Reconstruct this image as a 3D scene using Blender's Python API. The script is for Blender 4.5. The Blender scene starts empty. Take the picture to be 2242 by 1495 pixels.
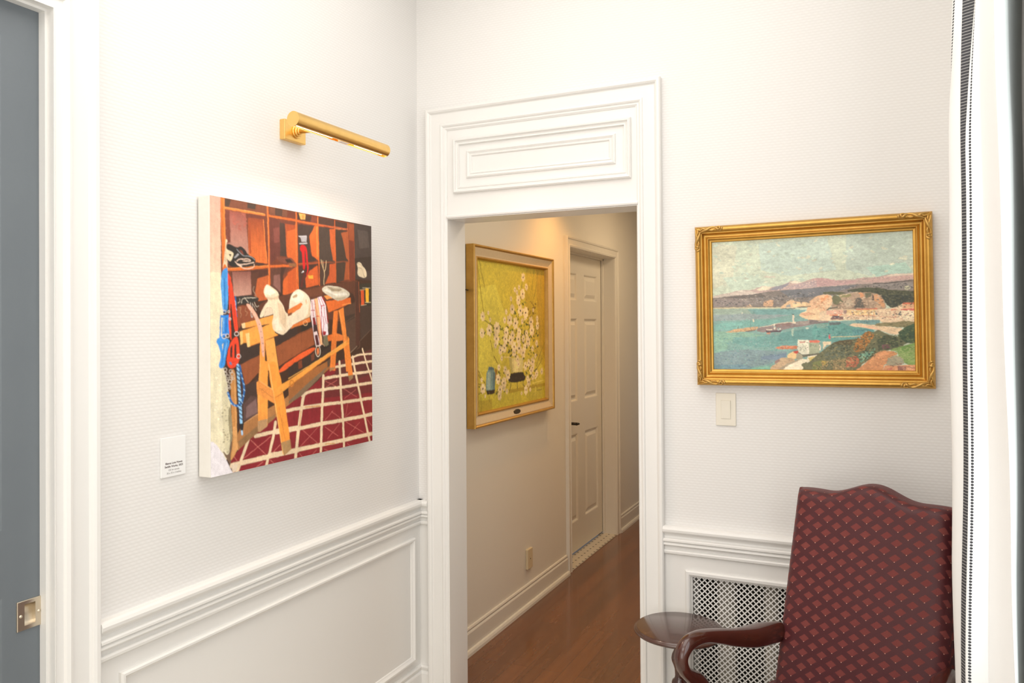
import bpy, bmesh, math, random
import numpy as np
from mathutils import Vector, Matrix
SC = bpy.context.scene
COL = SC.collection
PI = math.pi

# ------------------------------------------------------------------ camera
CX, CY, CZ, YAW, PITCH, ROLL, FPX, SY = 1.7546, -2.8033, 1.60, 0.4394, 0.0079, -0.0067, 1705.94, -46.3
def camera():
    s, c = math.sin(YAW), math.cos(YAW)
    fwd = Vector((-s, c, 0)); right = Vector((c, s, 0)); up = Vector((0, 0, 1))
    f2 = fwd*math.cos(PITCH) + up*math.sin(PITCH); u2 = up*math.cos(PITCH) - fwd*math.sin(PITCH)
    r3 = right*math.cos(ROLL) + u2*math.sin(ROLL); u3 = u2*math.cos(ROLL) - right*math.sin(ROLL)
    d = bpy.data.cameras.new('camera'); d.sensor_width = 36; d.sensor_fit = 'HORIZONTAL'
    d.lens = FPX/2242*36; d.shift_y = SY/2242; d.clip_start = .02; d.clip_end = 60
    o = bpy.data.objects.new('camera', d); COL.objects.link(o)
    m = Matrix.Identity(4)
    for i in range(3): m[i][0], m[i][1], m[i][2], m[i][3] = r3[i], u3[i], -f2[i], (CX, CY, CZ)[i]
    o.matrix_world = m; SC.camera = o
camera()
# ------------------------------------------------------------------ world, light, exposure
W = bpy.data.worlds.new('world'); SC.world = W; W.use_nodes = True
W.node_tree.nodes['Background'].inputs[0].default_value = (.75, .85, 1, 1)
W.node_tree.nodes['Background'].inputs[1].default_value = .35
SC.view_settings.view_transform = 'Standard'; SC.view_settings.look = 'None'
SC.cycles.adaptive_threshold = .04
SC.view_settings.exposure = 0.0; SC.view_settings.gamma = 1; SC.view_settings.use_curve_mapping = False
def lamp(name, kind, loc, power, color, rot=(0, 0, 0), **kw):
    d = bpy.data.lights.new(name, kind); d.energy = power; d.color = color
    for k, v in kw.items(): setattr(d, k, v)
    o = bpy.data.objects.new(name, d); o.location = loc; o.rotation_euler = rot; COL.objects.link(o); return o
lamp('ceiling_glow', 'AREA', (1.05, -1.5, 3.17), 25, (1, .955, .90), shape='RECTANGLE', size=1.5, size_y=2.2)
lamp('ceiling_glow', 'AREA', (1.05, -3.9, 3.17), 25, (1, .955, .90), shape='RECTANGLE', size=1.5, size_y=1.6)
lamp('window_daylight', 'AREA', (2.05, -1.5, 1.75), 17, (.93, .97, 1), rot=(0, math.radians(90), 0), shape='RECTANGLE', size=1.8, size_y=1.1)
lamp('rear_fill', 'AREA', (1.0, -5.1, 1.35), 23, (1, .985, .96), rot=(math.radians(90), 0, 0), shape='RECTANGLE', size=1.7, size_y=1.9)  # unseen soft fill behind the camera, added to even out the room light
lamp('hall_glow', 'AREA', (.72, 2.7, 2.57), 8, (1, .76, .48), shape='DISK', size=.5)  # soft warm fill added to brighten the far hall and its door
lamp('hall_glow', 'AREA', (.85, .75, 2.57), 5.5, (1, .86, .66), shape='DISK', size=.4)  # second fill, added to lift the hall wall near the doorway
lamp('hall_downlight', 'SPOT', (.27, 1.62, 2.565), 27, (1, .49, .13), spot_size=math.radians(130), spot_blend=1.0, shadow_soft_size=.04)
lamp('hall_daylight', 'AREA', (1.0, 4.3, 1.0), 1.6, (.72, .84, 1), rot=(0, math.radians(90), 0), shape='RECTANGLE', size=1.2, size_y=.8)

# ------------------------------------------------------------------ materials
def mat(name, color, rough=.5, metal=0, spec=.5, coat=0, emit=None, estr=0):
    m = bpy.data.materials.new(name); m.use_nodes = True
    b = m.node_tree.nodes['Principled BSDF']
    b.inputs['Base Color'].default_value = (*color, 1); b.inputs['Roughness'].default_value = rough
    b.inputs['Metallic'].default_value = metal; b.inputs['Specular IOR Level'].default_value = spec
    b.inputs['Coat Weight'].default_value = coat; b.inputs['Coat Roughness'].default_value = .1
    if emit: b.inputs['Emission Color'].default_value = (*emit, 1); b.inputs['Emission Strength'].default_value = estr
    return m
class NT:
    def __init__(s, m): s.t = m.node_tree; s.n = s.t.nodes; s.l = s.t.links; s.b = s.n['Principled BSDF']
    def new(s, kind, **kw):
        x = s.n.new(kind)
        for k, v in kw.items():
            if k in x.inputs: x.inputs[k].default_value = v
            else: setattr(x, k, v)
        return x
    def link(s, a, b): s.l.new(a, b)
    def math(s, op, a, b=None, c=None):
        x = s.n.new('ShaderNodeMath'); x.operation = op
        for i, v in enumerate((a, b, c)):
            if v is None: continue
            if isinstance(v, (int, float)): x.inputs[i].default_value = v
            else: s.l.new(v, x.inputs[i])
        return x.outputs[0]
    def mix(s, f, a, b):
        x = s.n.new('ShaderNodeMix'); x.data_type = 'RGBA'
        for i, v in ((0, f), (6, a), (7, b)):
            if isinstance(v, (int, float)): x.inputs[i].default_value = v
            elif isinstance(v, tuple): x.inputs[i].default_value = (*v, 1)
            else: s.l.new(v, x.inputs[i])
        return x.outputs[2]
    def bump(s, h, strength, dist):
        x = s.n.new('ShaderNodeBump'); x.inputs['Strength'].default_value = strength; x.inputs['Distance'].default_value = dist
        s.l.new(h, x.inputs['Height']); s.l.new(x.outputs[0], s.b.inputs['Normal']); return x
    def coord(s, which='Object'):
        x = s.n.new('ShaderNodeTexCoord'); return x.outputs[which]
    def noise(s, vec, scale, detail=3, rough=.5):
        x = s.n.new('ShaderNodeTexNoise'); x.inputs['Scale'].default_value = scale
        x.inputs['Detail'].default_value = detail; x.inputs['Roughness'].default_value = rough
        if vec is not None: s.l.new(vec, x.inputs['Vector'])
        return x.outputs['Fac']
    def mapping(s, vec, scale=(1, 1, 1), rot=(0, 0, 0)):
        x = s.n.new('ShaderNodeMapping'); x.inputs['Scale'].default_value = scale; x.inputs['Rotation'].default_value = rot
        s.l.new(vec, x.inputs['Vector']); return x.outputs[0]
def lin(r, g, b):
    f = lambda c: (c/255/12.92 if c/255 <= .04045 else ((c/255+.055)/1.055)**2.4)
    return (f(r), f(g), f(b))
def varied(name, c1, c2, scale, rough=.5, bump=0, **kw):
    m = mat(name, c1, rough, **kw); t = NT(m); co = t.coord()
    n = t.noise(co, scale, 4); t.link(t.mix(n, c1, c2), t.b.inputs['Base Color'])
    if bump: t.bump(t.noise(co, scale*3, 3), bump, .002)
    return m
M = {}
M['paint'] = varied('white_satin_paint', (.83, .815, .785), (.85, .835, .805), 3, .32, .02)
M['ceil'] = mat('ceiling_white', (.85, .84, .82), .8)
M['hallwall'] = varied('hall_wall_paint', (.80, .755, .67), (.82, .775, .69), 2, .7, .05)
M['halltrim'] = varied('hall_trim_paint', (.78, .74, .66), (.80, .76, .68), 3, .4)
def wallpaper():
    m = mat('woven_wallpaper', (.8, .785, .765), .75); t = NT(m); co = t.coord()
    sp = t.n.new('ShaderNodeSeparateXYZ'); t.link(co, sp.inputs[0])
    x = t.math('ADD', sp.outputs[0], sp.outputs[1]); z = t.math('DIVIDE', sp.outputs[2], .0094)
    wob = t.math('MULTIPLY', t.noise(co, 60, 2), .14)
    zz = t.math('ADD', z, wob); row = t.math('FLOOR', zz)
    rib = t.math('SINE', t.math('MULTIPLY', t.math('FRACT', zz), PI))
    seg = t.math('SINE', t.math('MULTIPLY', t.math('MULTIPLY_ADD', row, .5, t.math('DIVIDE', x, .019)), 2*PI))
    hgt = t.math('MULTIPLY', rib, t.math('MULTIPLY_ADD', seg, .22, .78))
    hgt = t.math('ADD', hgt, t.math('MULTIPLY', t.noise(co, 420, 2), .25))
    t.link(t.mix(hgt, (.775, .755, .73), (.835, .82, .80)), t.b.inputs['Base Color'])
    t.bump(hgt, .16, .0014)
    return m
M['paper'] = wallpaper()
M['door_grey'] = varied('slate_grey_door_paint', lin(112, 119, 124), lin(104, 111, 117), 5, .42, .02)
M['nickel'] = varied('satin_nickel', (.66, .58, .46), (.72, .64, .52), 30, .28, metal=1)
M['brass'] = varied('brushed_brass', (.86, .55, .17), (.95, .64, .24), 25, .3, metal=1)
M['bulb'] = mat('glowing_bulb', (1, 1, 1), .4, emit=(1, .8, .55), estr=8)
M['ivory'] = mat('ivory_plastic', (.80, .75, .64), .4)
M['almond'] = mat('almond_plastic', (.70, .58, .38), .4)
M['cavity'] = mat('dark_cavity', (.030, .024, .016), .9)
M['radiator'] = mat('cream_radiator', (.62, .56, .46), .5)
M['canvas_edge'] = varied('primed_canvas', (.85, .82, .76), (.80, .76, .69), 60, .8, .1)
M['card'] = mat('white_card', (.88, .875, .86), .6)
M['ink'] = mat('dark_brown_ink', (.10, .06, .055), .7)
M['ink2'] = mat('grey_ink', (.30, .27, .26), .7)
M['linen'] = varied('linen_liner', (.74, .60, .40), (.66, .52, .34), 90, .8, .1)
M['plaque'] = mat('dark_bronze', (.10, .075, .04), .4, metal=.7)
M['steel'] = mat('dark_steel', (.06, .055, .05), .4, metal=.8)
M['glass'] = mat('dark_window_glass', (.016, .018, .011), .12, spec=.25)
M['shutter'] = mat('grey_shutter_paint', (.42, .44, .41), .5)
M['bounce_carpet'] = varied('pale_bounce_carpet', (.60, .56, .49), (.66, .62, .55), 40, .95, .3)
def gold(name, c1, c2, rough=.34):
    m = mat(name, c1, rough, metal=.85); t = NT(m); co = t.coord()
    n = t.noise(co, 18, 5, .7); t.link(t.mix(n, c1, c2), t.b.inputs['Base Color'])
    t.link(t.math('MULTIPLY_ADD', t.noise(co, 60, 2), .25, rough-.1), t.b.inputs['Roughness'])
    t.bump(t.noise(co, 120, 3), .25, .0008); return m
M['gold'] = gold('gilt_leaf', (.46, .235, .04), (.72, .43, .11), .36)
M['gold2'] = gold('worn_gilt', (.46, .26, .06), (.64, .40, .13), .42)
M['gold_dark'] = gold('toned_gilt', (.50, .29, .07), (.72, .46, .14), .4)
def wood(name, c1, c2, rough, scale, coat=.3, stretch=(1, .06, 1), planks=False):
    m = mat(name, c1, rough, coat=coat); t = NT(m); co = t.coord()
    v = t.mapping(co, stretch); n = t.noise(v, scale, 6, .6)
    w = t.new('ShaderNodeTexWave', **{'Scale': scale*.4, 'Distortion': 6, 'Detail': 3}); t.link(v, w.inputs['Vector'])
    f = t.math('MULTIPLY_ADD', w.outputs['Fac'], .08, t.math('MULTIPLY', n, .92))
    c = t.mix(f, c1, c2)
    if planks:
        br = t.new('ShaderNodeTexBrick', **{'Scale': 1.0, 'Brick Width': 1.1, 'Row Height': .083, 'Mortar Size': .0008, 'Color1': (.8, .8, .8, 1), 'Color2': (1.12, 1.08, 1.05, 1), 'Mortar': (.55, .5, .5, 1)})
        t.link(t.mapping(co, (1, 1, 1), (0, 0, PI/2)), br.inputs['Vector'])
        x = t.n.new('ShaderNodeMix'); x.data_type = 'RGBA'; x.blend_type = 'MULTIPLY'; x.inputs[0].default_value = 1
        t.link(c, x.inputs[6]); t.link(br.outputs['Color'], x.inputs[7]); c = x.outputs[2]
    t.link(c, t.b.inputs['Base Color']); return m
M['floor'] = wood('dark_cherry_floor', (.095, .030, .009), (.27, .098, .030), .24, 14, .5, (1, .12, 1), True)
M['mahogany'] = wood('polished_mahogany', (.040, .0085, .005), (.085, .020, .010), .2, 16, .6, (1, 1, .2))
M['table_wood'] = wood('dark_walnut_top', (.050, .016, .010), (.095, .036, .022), .26, 26, .5, (.3, 1, 1))
def damask():
    m = mat('burgundy_damask', (.1, .02, .02), .6); t = NT(m)
    uv = t.n.new('ShaderNodeUVMap'); sp = t.n.new('ShaderNodeSeparateXYZ'); t.link(uv.outputs[0], sp.inputs[0])
    a = t.math('DIVIDE', sp.outputs[0], .0565); b = t.math('DIVIDE', t.math('MULTIPLY_ADD', sp.outputs[0], -.13, sp.outputs[1]), .0405)
    p = t.math('FRACT', t.math('ADD', a, b)); q = t.math('FRACT', t.math('SUBTRACT', a, b))
    dp = t.math('ABSOLUTE', t.math('SUBTRACT', p, .5)); dq = t.math('ABSOLUTE', t.math('SUBTRACT', q, .5))
    # fan: diamond whose upper sides are scalloped
    ang = t.math('SINE', t.math('MULTIPLY', t.math('SUBTRACT', p, q), 0.0))
    sc = t.math('MULTIPLY', t.math('SINE', t.math('MULTIPLY', t.math('ADD', p, t.math('MULTIPLY', q, -1)), 38)), .012)
    mx = t.math('ADD', t.math('MAXIMUM', dp, dq), t.math('ADD', sc, ang))
    nz = t.math('MULTIPLY', t.math('SUBTRACT', t.noise(uv.outputs[0], 600, 2), .5), .06)
    dia = t.math('LESS_THAN', t.math('ADD', mx, nz), .272)
    dot = t.math('LESS_THAN', t.math('ADD', t.math('POWER', t.math('SUBTRACT', p, .245), 2), t.math('POWER', t.math('SUBTRACT', q, .755), 2)), .0016)
    rays = t.math('MULTIPLY_ADD', t.noise(uv.outputs[0], 520, 1), .5, .75)
    ground = t.mix(t.noise(uv.outputs[0], 900, 1), lin(68, 26, 29), lin(86, 37, 41))
    cd = t.mix(t.noise(uv.outputs[0], 16, 1), lin(117, 58, 59), lin(128, 70, 63))
    x = t.n.new('ShaderNodeMix'); x.data_type = 'RGBA'; x.blend_type = 'MULTIPLY'; x.inputs[0].default_value = .6
    t.link(cd, x.inputs[6]); cr = t.n.new('ShaderNodeCombineColor')
    for i in range(3): t.link(rays, cr.inputs[i])
    t.link(cr.outputs[0], x.inputs[7])
    c = t.mix(dia, ground, x.outputs[2]); c = t.mix(dot, c, lin(205, 152, 132))
    t.link(c, t.b.inputs['Base Color'])
    t.link(t.math('MULTIPLY_ADD', dia, .25, .46), t.b.inputs['Roughness'])
    t.link(t.math('MULTIPLY_ADD', dia, -.25, .38), t.b.inputs['Specular IOR Level'])
    t.b.inputs['Sheen Weight'].default_value = .05; t.b.inputs['Sheen Roughness'].default_value = .4
    t.b.inputs['Sheen Tint'].default_value = (1, .7, .7, 1)
    t.bump(t.noise(uv.outputs[0], 1400, 1), .25, .0006)
    return m
M['damask'] = damask()
def curtain_cloth():
    m = mat('white_linen_curtain', (.8, .79, .77), .85); t = NT(m)
    uv = t.n.new('ShaderNodeUVMap'); sp = t.n.new('ShaderNodeSeparateXYZ'); t.link(uv.outputs[0], sp.inputs[0])
    u, v = sp.outputs[0], sp.outputs[1]
    def band(lo, hi): return t.math('MULTIPLY', t.math('GREATER_THAN', u, lo), t.math('LESS_THAN', u, hi))
    sl = t.math('FRACT', t.math('DIVIDE', t.math('MULTIPLY_ADD', t.math('SUBTRACT', u, 2.5), .0005, v), .0064))
    rung = t.math('GREATER_THAN', sl, .16)
    seg = t.math('FRACT', t.math('DIVIDE', v, .0062)); dots = t.math('LESS_THAN', t.math('ABSOLUTE', t.math('SUBTRACT', seg, .5)), .33)
    mk = t.math('MULTIPLY', band(2.0, 3.0), rung)
    ell = t.math('LESS_THAN', t.math('ADD', t.math('POWER', t.math('DIVIDE', t.math('SUBTRACT', u, 3.54), .13), 2), t.math('POWER', t.math('DIVIDE', t.math('SUBTRACT', seg, .5), .42), 2)), 1)
    mk = t.math('MAXIMUM', mk, ell)
    mk = t.math('MAXIMUM', mk, t.math('MULTIPLY', band(.94, 1.12), dots))
    mk = t.math('MAXIMUM', mk, t.math('MULTIPLY', t.math('MULTIPLY', band(5.97, 6.03), dots), .3))
    c0 = t.mix(t.math('GREATER_THAN', u, 6.04), (.82, .81, .79), (.60, .62, .585))  # back strip greyed: window-side shade put into the white cloth colour
    c0 = t.mix(t.math('MULTIPLY', band(1.98, 3.02), 1.0), c0, (.50, .49, .47))
    wv = t.noise(t.mapping(uv.outputs[0], (20, 500, 1)), 1, 2)
    t.link(t.mix(mk, c0, lin(62, 62, 66)), t.b.inputs['Base Color'])
    t.bump(wv, .15, .0006)
    return m
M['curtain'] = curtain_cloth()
def paint_mat(name, gain=1.0, rough=.55):
    m = mat(name, (.5, .5, .5), rough); t = NT(m)
    a = t.n.new('ShaderNodeVertexColor'); a.layer_name = 'paint'
    co = t.coord(); g = t.math('MULTIPLY', t.math('MULTIPLY_ADD', t.noise(co, 900, 2), .16, .92), gain)
    x = t.n.new('ShaderNodeMix'); x.data_type = 'RGBA'; x.blend_type = 'MULTIPLY'; x.inputs[0].default_value = 1
    cr = t.n.new('ShaderNodeCombineColor')
    for i in range(3): t.link(g, cr.inputs[i])
    t.link(a.outputs[0], x.inputs[6]); t.link(cr.outputs[0], x.inputs[7]); t.link(x.outputs[2], t.b.inputs['Base Color'])
    t.bump(t.noise(co, 500, 3), .2, .0008); return m
M['pic_saddle'] = paint_mat('oil_paint_tack_room', 1.08, .5)
M['pic_harbour'] = paint_mat('oil_paint_harbour', 1.14, .5)
M['pic_flower'] = paint_mat('oil_paint_blossom', 1.5, .45)
def tile_mat():
    m = mat('mosaic_tile', (.7, .66, .58), .4); t = NT(m); co = t.coord()
    sp = t.n.new('ShaderNodeSeparateXYZ'); t.link(co, sp.inputs[0])
    fx = t.math('ABSOLUTE', t.math('SUBTRACT', t.math('FRACT', t.math('DIVIDE', sp.outputs[1], .06)), .5))
    fy = t.math('ABSOLUTE', t.math('SUBTRACT', t.math('FRACT', t.math('DIVIDE', sp.outputs[0], .05)), .5))
    d = t.math('LESS_THAN', t.math('ADD', fx, fy), .17)
    t.link(t.mix(d, (.66, .60, .50), (.05, .045, .04)), t.b.inputs['Base Color']); return m
M['tile'] = tile_mat()

# ------------------------------------------------------------------ mesh tools
ORG = {}
class MB:
    def __init__(s): s.v = []; s.f = []; s.uv = {}; s.sm = []
    def add(s, v, f, smooth=False):
        n = len(s.v); s.v += [tuple(p) for p in v]
        for q in f: s.f.append([i+n for i in q]); s.sm.append(smooth)
        return n
    def box(s, x0, x1, y0, y1, z0, z1):
        s.add([(x, y, z) for z in (z0, z1) for y in (y0, y1) for x in (x0, x1)],
              [(0, 2, 3, 1), (4, 5, 7, 6), (0, 1, 5, 4), (2, 6, 7, 3), (0, 4, 6, 2), (1, 3, 7, 5)])
    def grid(s, rows, closed_u=False, closed_v=False, smooth=True, caps=False):
        nr, nc = len(rows), len(rows[0]); n = s.add([p for r in rows for p in r], [])
        for i in range(nr if closed_v else nr-1):
            for j in range(nc if closed_u else nc-1):
                a, b = i, (i+1) % nr; c, d = j, (j+1) % nc
                s.f.append([n+a*nc+c, n+a*nc+d, n+b*nc+d, n+b*nc+c]); s.sm.append(smooth)
        if caps:
            s.f.append([n+j for j in range(nc)][::-1]); s.sm.append(False)
            s.f.append([n+(nr-1)*nc+j for j in range(nc)]); s.sm.append(False)
    def lathe(s, c, prof, seg=40, smooth=True):
        rows = [[(c[0]+r*math.cos(2*PI*k/seg), c[1]+r*math.sin(2*PI*k/seg), c[2]+z) for k in range(seg)] for r, z in prof]
        s.grid(rows, True, False, smooth, True)
    def tube(s, pts, rad, seg=16, up=(0, 0, 1), ex=None):
        # rad: list of r or (r_side, r_up)
        pts = [Vector(p) for p in pts]; rows = []; n = len(pts)
        side0 = None
        for i, p in enumerate(pts):
            t = (pts[min(i+1, n-1)]-pts[max(i-1, 0)]).normalized()
            if ex is not None: a = Vector(ex)
            else:
                u = Vector(up)
                if abs(t.dot(u)) > .95: u = Vector((1, 0, 0))
                a = t.cross(u).normalized()
                if side0 is not None:
                    a = (side0 - t*side0.dot(t)).normalized()
                side0 = a
            b = a.cross(t).normalized(); r = rad[i] if isinstance(rad, (list, tuple)) else rad
            ra, rb = r if isinstance(r, (list, tuple)) else (r, r)
            rows.append([tuple(p + a*(ra*math.cos(2*PI*k/seg)) + b*(rb*math.sin(2*PI*k/seg))) for k in range(seg)])
        s.grid(rows, True, False, True, True)
    def rail(s, fr, p0, p1, prof, smooth=False, vert=False):
        # moulding: frame fr(u,v,h); along u (or v) from p0 to p1; prof = [(h, w)]
        rows = []
        for q in (p0, p1): rows.append([fr(w, q, h) if vert else fr(q, w, h) for h, w in prof])
        s.grid(rows, False, False, smooth)
        n = len(prof)
        for r in rows: s.add(r, [list(range(n))])
    def rect(s, fr, u0, u1, v0, v1, prof, sides='LTRB', smooth=False):
        # mitred rectangular moulding; prof = [(inward, h)]
        rows = []
        for cu, cv, su, sv in ((u0, v0, 1, 1), (u0, v1, 1, -1), (u1, v1, -1, -1), (u1, v0, -1, 1)):
            rows.append([fr(cu+su*d, cv+sv*d, h) for d, h in prof])
        n = len(prof); b = s.add([p for r in rows for p in r], [])
        for i, k in enumerate('LTRB'):
            if k not in sides: continue
            a, c = i, (i+1) % 4
            if smooth:
                s.grid([rows[a], rows[c]], smooth=True); continue
            for j in range(n-1):
                s.f.append([b+a*n+j, b+a*n+j+1, b+c*n+j+1, b+c*n+j]); s.sm.append(False)
    def build(s, name, material, parent=None, label=None, merge=0, recalc=True):
        o0 = ORG[parent.name] if parent else (0, 0, 0)
        me = bpy.data.meshes.new(name)
        me.from_pydata([(v[0]-o0[0], v[1]-o0[1], v[2]-o0[2]) for v in s.v], [], s.f)
        me.polygons.foreach_set('use_smooth', s.sm)
        if s.uv:
            l = me.uv_layers.new(name='UVMap')
            vi = np.zeros(len(me.loops), np.int32); me.loops.foreach_get('vertex_index', vi)
            uv = np.array([s.uv.get(i, (0, 0)) for i in range(len(s.v))], np.float32)
            l.data.foreach_set('uv', uv[vi].ravel())
        if recalc:
            bm = bmesh.new(); bm.from_mesh(me)
            if merge: bmesh.ops.remove_doubles(bm, verts=bm.verts, dist=merge)
            bmesh.ops.recalc_face_normals(bm, faces=bm.faces); bm.to_mesh(me); bm.free()
        me.materials.append(material)
        o = bpy.data.objects.new(name, me); COL.objects.link(o)
        if parent: o.parent = parent
        ORG[o.name] = o0
        if label: o['label'] = label
        return o
def tag(o, label, cat, group=None):
    o['label'] = label; o['category'] = cat
    if group: o['group'] = group
    return o
def thing(name, label, cat, loc):
    o = bpy.data.objects.new(name, None); o.location = loc; o.empty_display_size = .05; COL.objects.link(o)
    ORG[o.name] = loc; return tag(o, label, cat)
def struct(o): o['kind'] = 'structure'; return o
def bevel(o, w, seg=3, angle=40):
    m = o.modifiers.new('bevel', 'BEVEL'); m.width = w; m.segments = seg; m.limit_method = 'ANGLE'; m.angle_limit = math.radians(angle); return o
def smooth_path(P_, n=4):
    out_ = []
    for i in range(len(P_)-1):
        p0, p1, p2, p3 = P_[max(0, i-1)], P_[i], P_[i+1], P_[min(len(P_)-1, i+2)]
        for k in range(n):
            t = k/n; out_.append(tuple(.5*((2*b1)+(-a1+c1)*t+(2*a1-5*b1+4*c1-d1)*t*t+(-a1+3*b1-3*c1+d1)*t**3) for a1, b1, c1, d1 in zip(p0, p1, p2, p3)))
    out_.append(P_[-1]); return out_
LW = lambda u, v, h: (h, u, v)              # left wall frame (u = Y)
BW = lambda u, v, h: (u, -h, v)             # back wall frame (u = X)
HX = -.08
HW = lambda u, v, h: (HX+h, u, v)           # hall left wall
RX = 2.06
RW = lambda u, v, h: (RX-h, u, v)           # window wall

# ------------------------------------------------------------------ room shell
TOP, REAR = 3.2, -5.2
OL, OR, OZ, TH = .152, .960, 2.043, .125       # doorway to the hall
DL0, DL1, DZ = -2.53, -1.622, 2.345            # sliding door opening in left wall
b = MB(); b.box(-.3, 1.2, -.02, 5.3, -.06, 0); struct(b.build('floor_hall', M['floor']))
b = MB(); b.box(-.1, RX+.1, REAR-.1, -.02, -.06, 0); struct(b.build('floor', M['bounce_carpet']))  # unseen floor, made pale so it bounces light onto the lower walls
b = MB(); b.box(-.1, RX+.1, REAR-.1, TH, TOP, TOP+.05); struct(b.build('ceiling', M['ceil']))
b = MB()
b.box(-.10, 0, DL1+.02, 0, 0, TOP); b.box(-.10, 0, DL0, DL1+.02, DZ+.02, TOP); b.box(-.10, 0, REAR, DL0, 0, TOP)
struct(b.build('wall_left', M['paper']))
GX0, GX1, GZ0, GZ1 = 1.142, 1.985, .10, .702    # radiator opening
b = MB()
b.box(-.10, OL-.012, 0, TH, 0, TOP); b.box(OL-.012, OR+.012, 0, TH, OZ+.012, TOP); b.box(OR+.012, GX0, 0, TH, 0, TOP)
b.box(GX0, GX1, 0, TH, GZ1, TOP); b.box(GX0, GX1, 0, TH, 0, GZ0); b.box(GX1, RX+.1, 0, TH, 0, TOP)
struct(b.build('wall_back', M['paper']))
WY0, WY1, WZ0, WZ1 = -1.9, -.30, .86, 2.9       # window opening
b = MB()
b.box(RX, RX+.1, REAR, WY0, 0, TOP); b.box(RX, RX+.1, WY1, 0, 0, TOP); b.box(RX, RX+.1, WY0, WY1, 0, WZ0); b.box(RX, RX+.1, WY0, WY1, WZ1, TOP)
struct(b.build('wall_right', M['paint']))
b = MB(); b.box(-.1, RX+.1, REAR-.1, REAR, 0, TOP); struct(b.build('wall_rear', M['paint']))
# hall
HD0, HD1, HDZ, HDX = 1.972, 2.935, 2.115, -.18    # hall door opening
b = MB(); b.box(HX-.14, HX, TH, HD0-.02, 0, 2.6); b.box(HX-.14, HX, HD0-.02, HD1+.02, HDZ+.02, 2.6); b.box(HX-.14, HX, HD1+.02, 5.2, 0, 2.6)
struct(b.build('wall_hall_left', M['hallwall']))
b = MB(); b.box(1.08, 1.13, TH+.16, 5.2, 0, 2.6); struct(b.build('wall_hall_right', M['hallwall']))
b = MB(); b.box(HX-.14, 1.13, 5.2, 5.25, 0, 2.6); struct(b.build('wall_hall_end', M['hallwall']))
b = MB(); b.box(HX-.14, 1.13, TH, 5.25, 2.6, 2.65); struct(b.build('ceiling_hall', M['ceil']))

# ------------------------------------------------------------------ wainscot, rails, casings
RAIL = [(0, .879), (.020, .879), (.029, .876), (.033, .868), (.032, .860), (.028, .8545), (.020, .853), (.019, .849), (.016, .842), (.017, .836), (.024, .8345), (.028, .831), (.028, .825), (.023, .8215), (.020, .8205), (.024, .817), (.025, .812), (.021, .8075), (.013, .805), (.011, .803), (.011, .793), (.016, .7915), (.019, .787), (.018, .780), (.012, .775), (.006, .774), (0, .774)]
def slab(fr, u0, u1, v0, v1, h, bb):
    a, c = fr(u0, v0, 0), fr(u1, v1, h)
    bb.box(min(a[0], c[0]), max(a[0], c[0]), min(a[1], c[1]), max(a[1], c[1]), v0, v1)
CL = DL1+.12                                  # right edge of the left casing (Y=-1.502)
b = MB(); slab(LW, CL, 0, 0, .80, .006, b); struct(b.build('trim_1', M['paint'], label='white painted wainscot under the chair rail on the left wall'))
b = MB(); slab(BW, 0, .056, 0, .80, .006, b); slab(BW, 1.045, GX0, 0, .80, .006, b); slab(BW, GX0, GX1, GZ1, .80, .006, b); slab(BW, GX0, GX1, 0, GZ0, .006, b); slab(BW, GX1, RX, 0, .80, .006, b)
struct(b.build('trim_2', M['paint'], label='white painted wainscot panel around the radiator grille'))
b = MB(); b.rail(LW, CL, 0, RAIL); struct(b.build('trim_3', M['paint'], label='moulded white chair rail on the left wall'))
b = MB(); b.rail(BW, 0, .056, RAIL); b.rail(BW, 1.045, RX, RAIL); struct(b.build('trim_4', M['paint'], label='moulded white chair rail beside the doorway'))
b = MB(); b.rect(LW, CL+.064, -.057, .223, .731, [(0, .006), (0, .015), (.004, .020), (.010, .020), (.014, .015), (.017, .012), (.021, .010), (.023, .006)])
struct(b.build('trim_5', M['paint'], label='rectangular white panel moulding on the left wainscot'))
BASE = [(.006, .192), (.014, .191), (.018, .184), (.016, .176), (.012, .171), (.012, .167), (.017, .164), (.019, .158), (.019, 0), (0, 0)]
b = MB(); b.rail(LW, CL, 0, BASE); struct(b.build('baseboard_left', M['paint']))
b = MB(); b.rail(BW, 0, .056, BASE)
b.rail(BW, 1.045, RX, [(.006, .095), (.014, .093), (.018, .085), (.018, 0), (0, 0)]); struct(b.build('baseboard_back', M['paint']))
# casing profile across width: (inward from outer edge, height)
CAS = [(0, 0), (0, .026), (.004, .030), (.012, .030), (.018, .026), (.021, .021), (.024, .019), (.066, .019), (.069, .023), (.074, .024), (.079, .021), (.082, .017), (.088, .017), (.093, .013), (.093, 0)]
CASL = [(0, 0), (0, .026), (.004, .030), (.013, .030), (.019, .027), (.022, .021), (.026, .018), (.068, .018), (.071, .024), (.078, .026), (.086, .023), (.090, .016), (.108, .016), (.112, .020), (.114, .020), (.114, -.03)]
b = MB(); b.rect(LW, DL0-.12, CL, -.2, DZ+.12, CASL, 'LTR'); struct(b.build('trim_6', M['paint'], label='wide white casing around the grey door'))
b = MB(); b.box(-.10, -.003, DL1, DL1+.0199, 0, DZ); b.box(-.10, -.003, DL0, DL1+.0199, DZ, DZ+.0199); struct(b.build('trim_7', M['paint'], label='white jamb lining of the grey door'))
b = MB(); b.rect(BW, .056, 1.047, -.2, 2.503, CAS, 'LTR'); struct(b.build('trim_8', M['paint'], label='white moulded casing around the doorway and its overdoor panel'))
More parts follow.
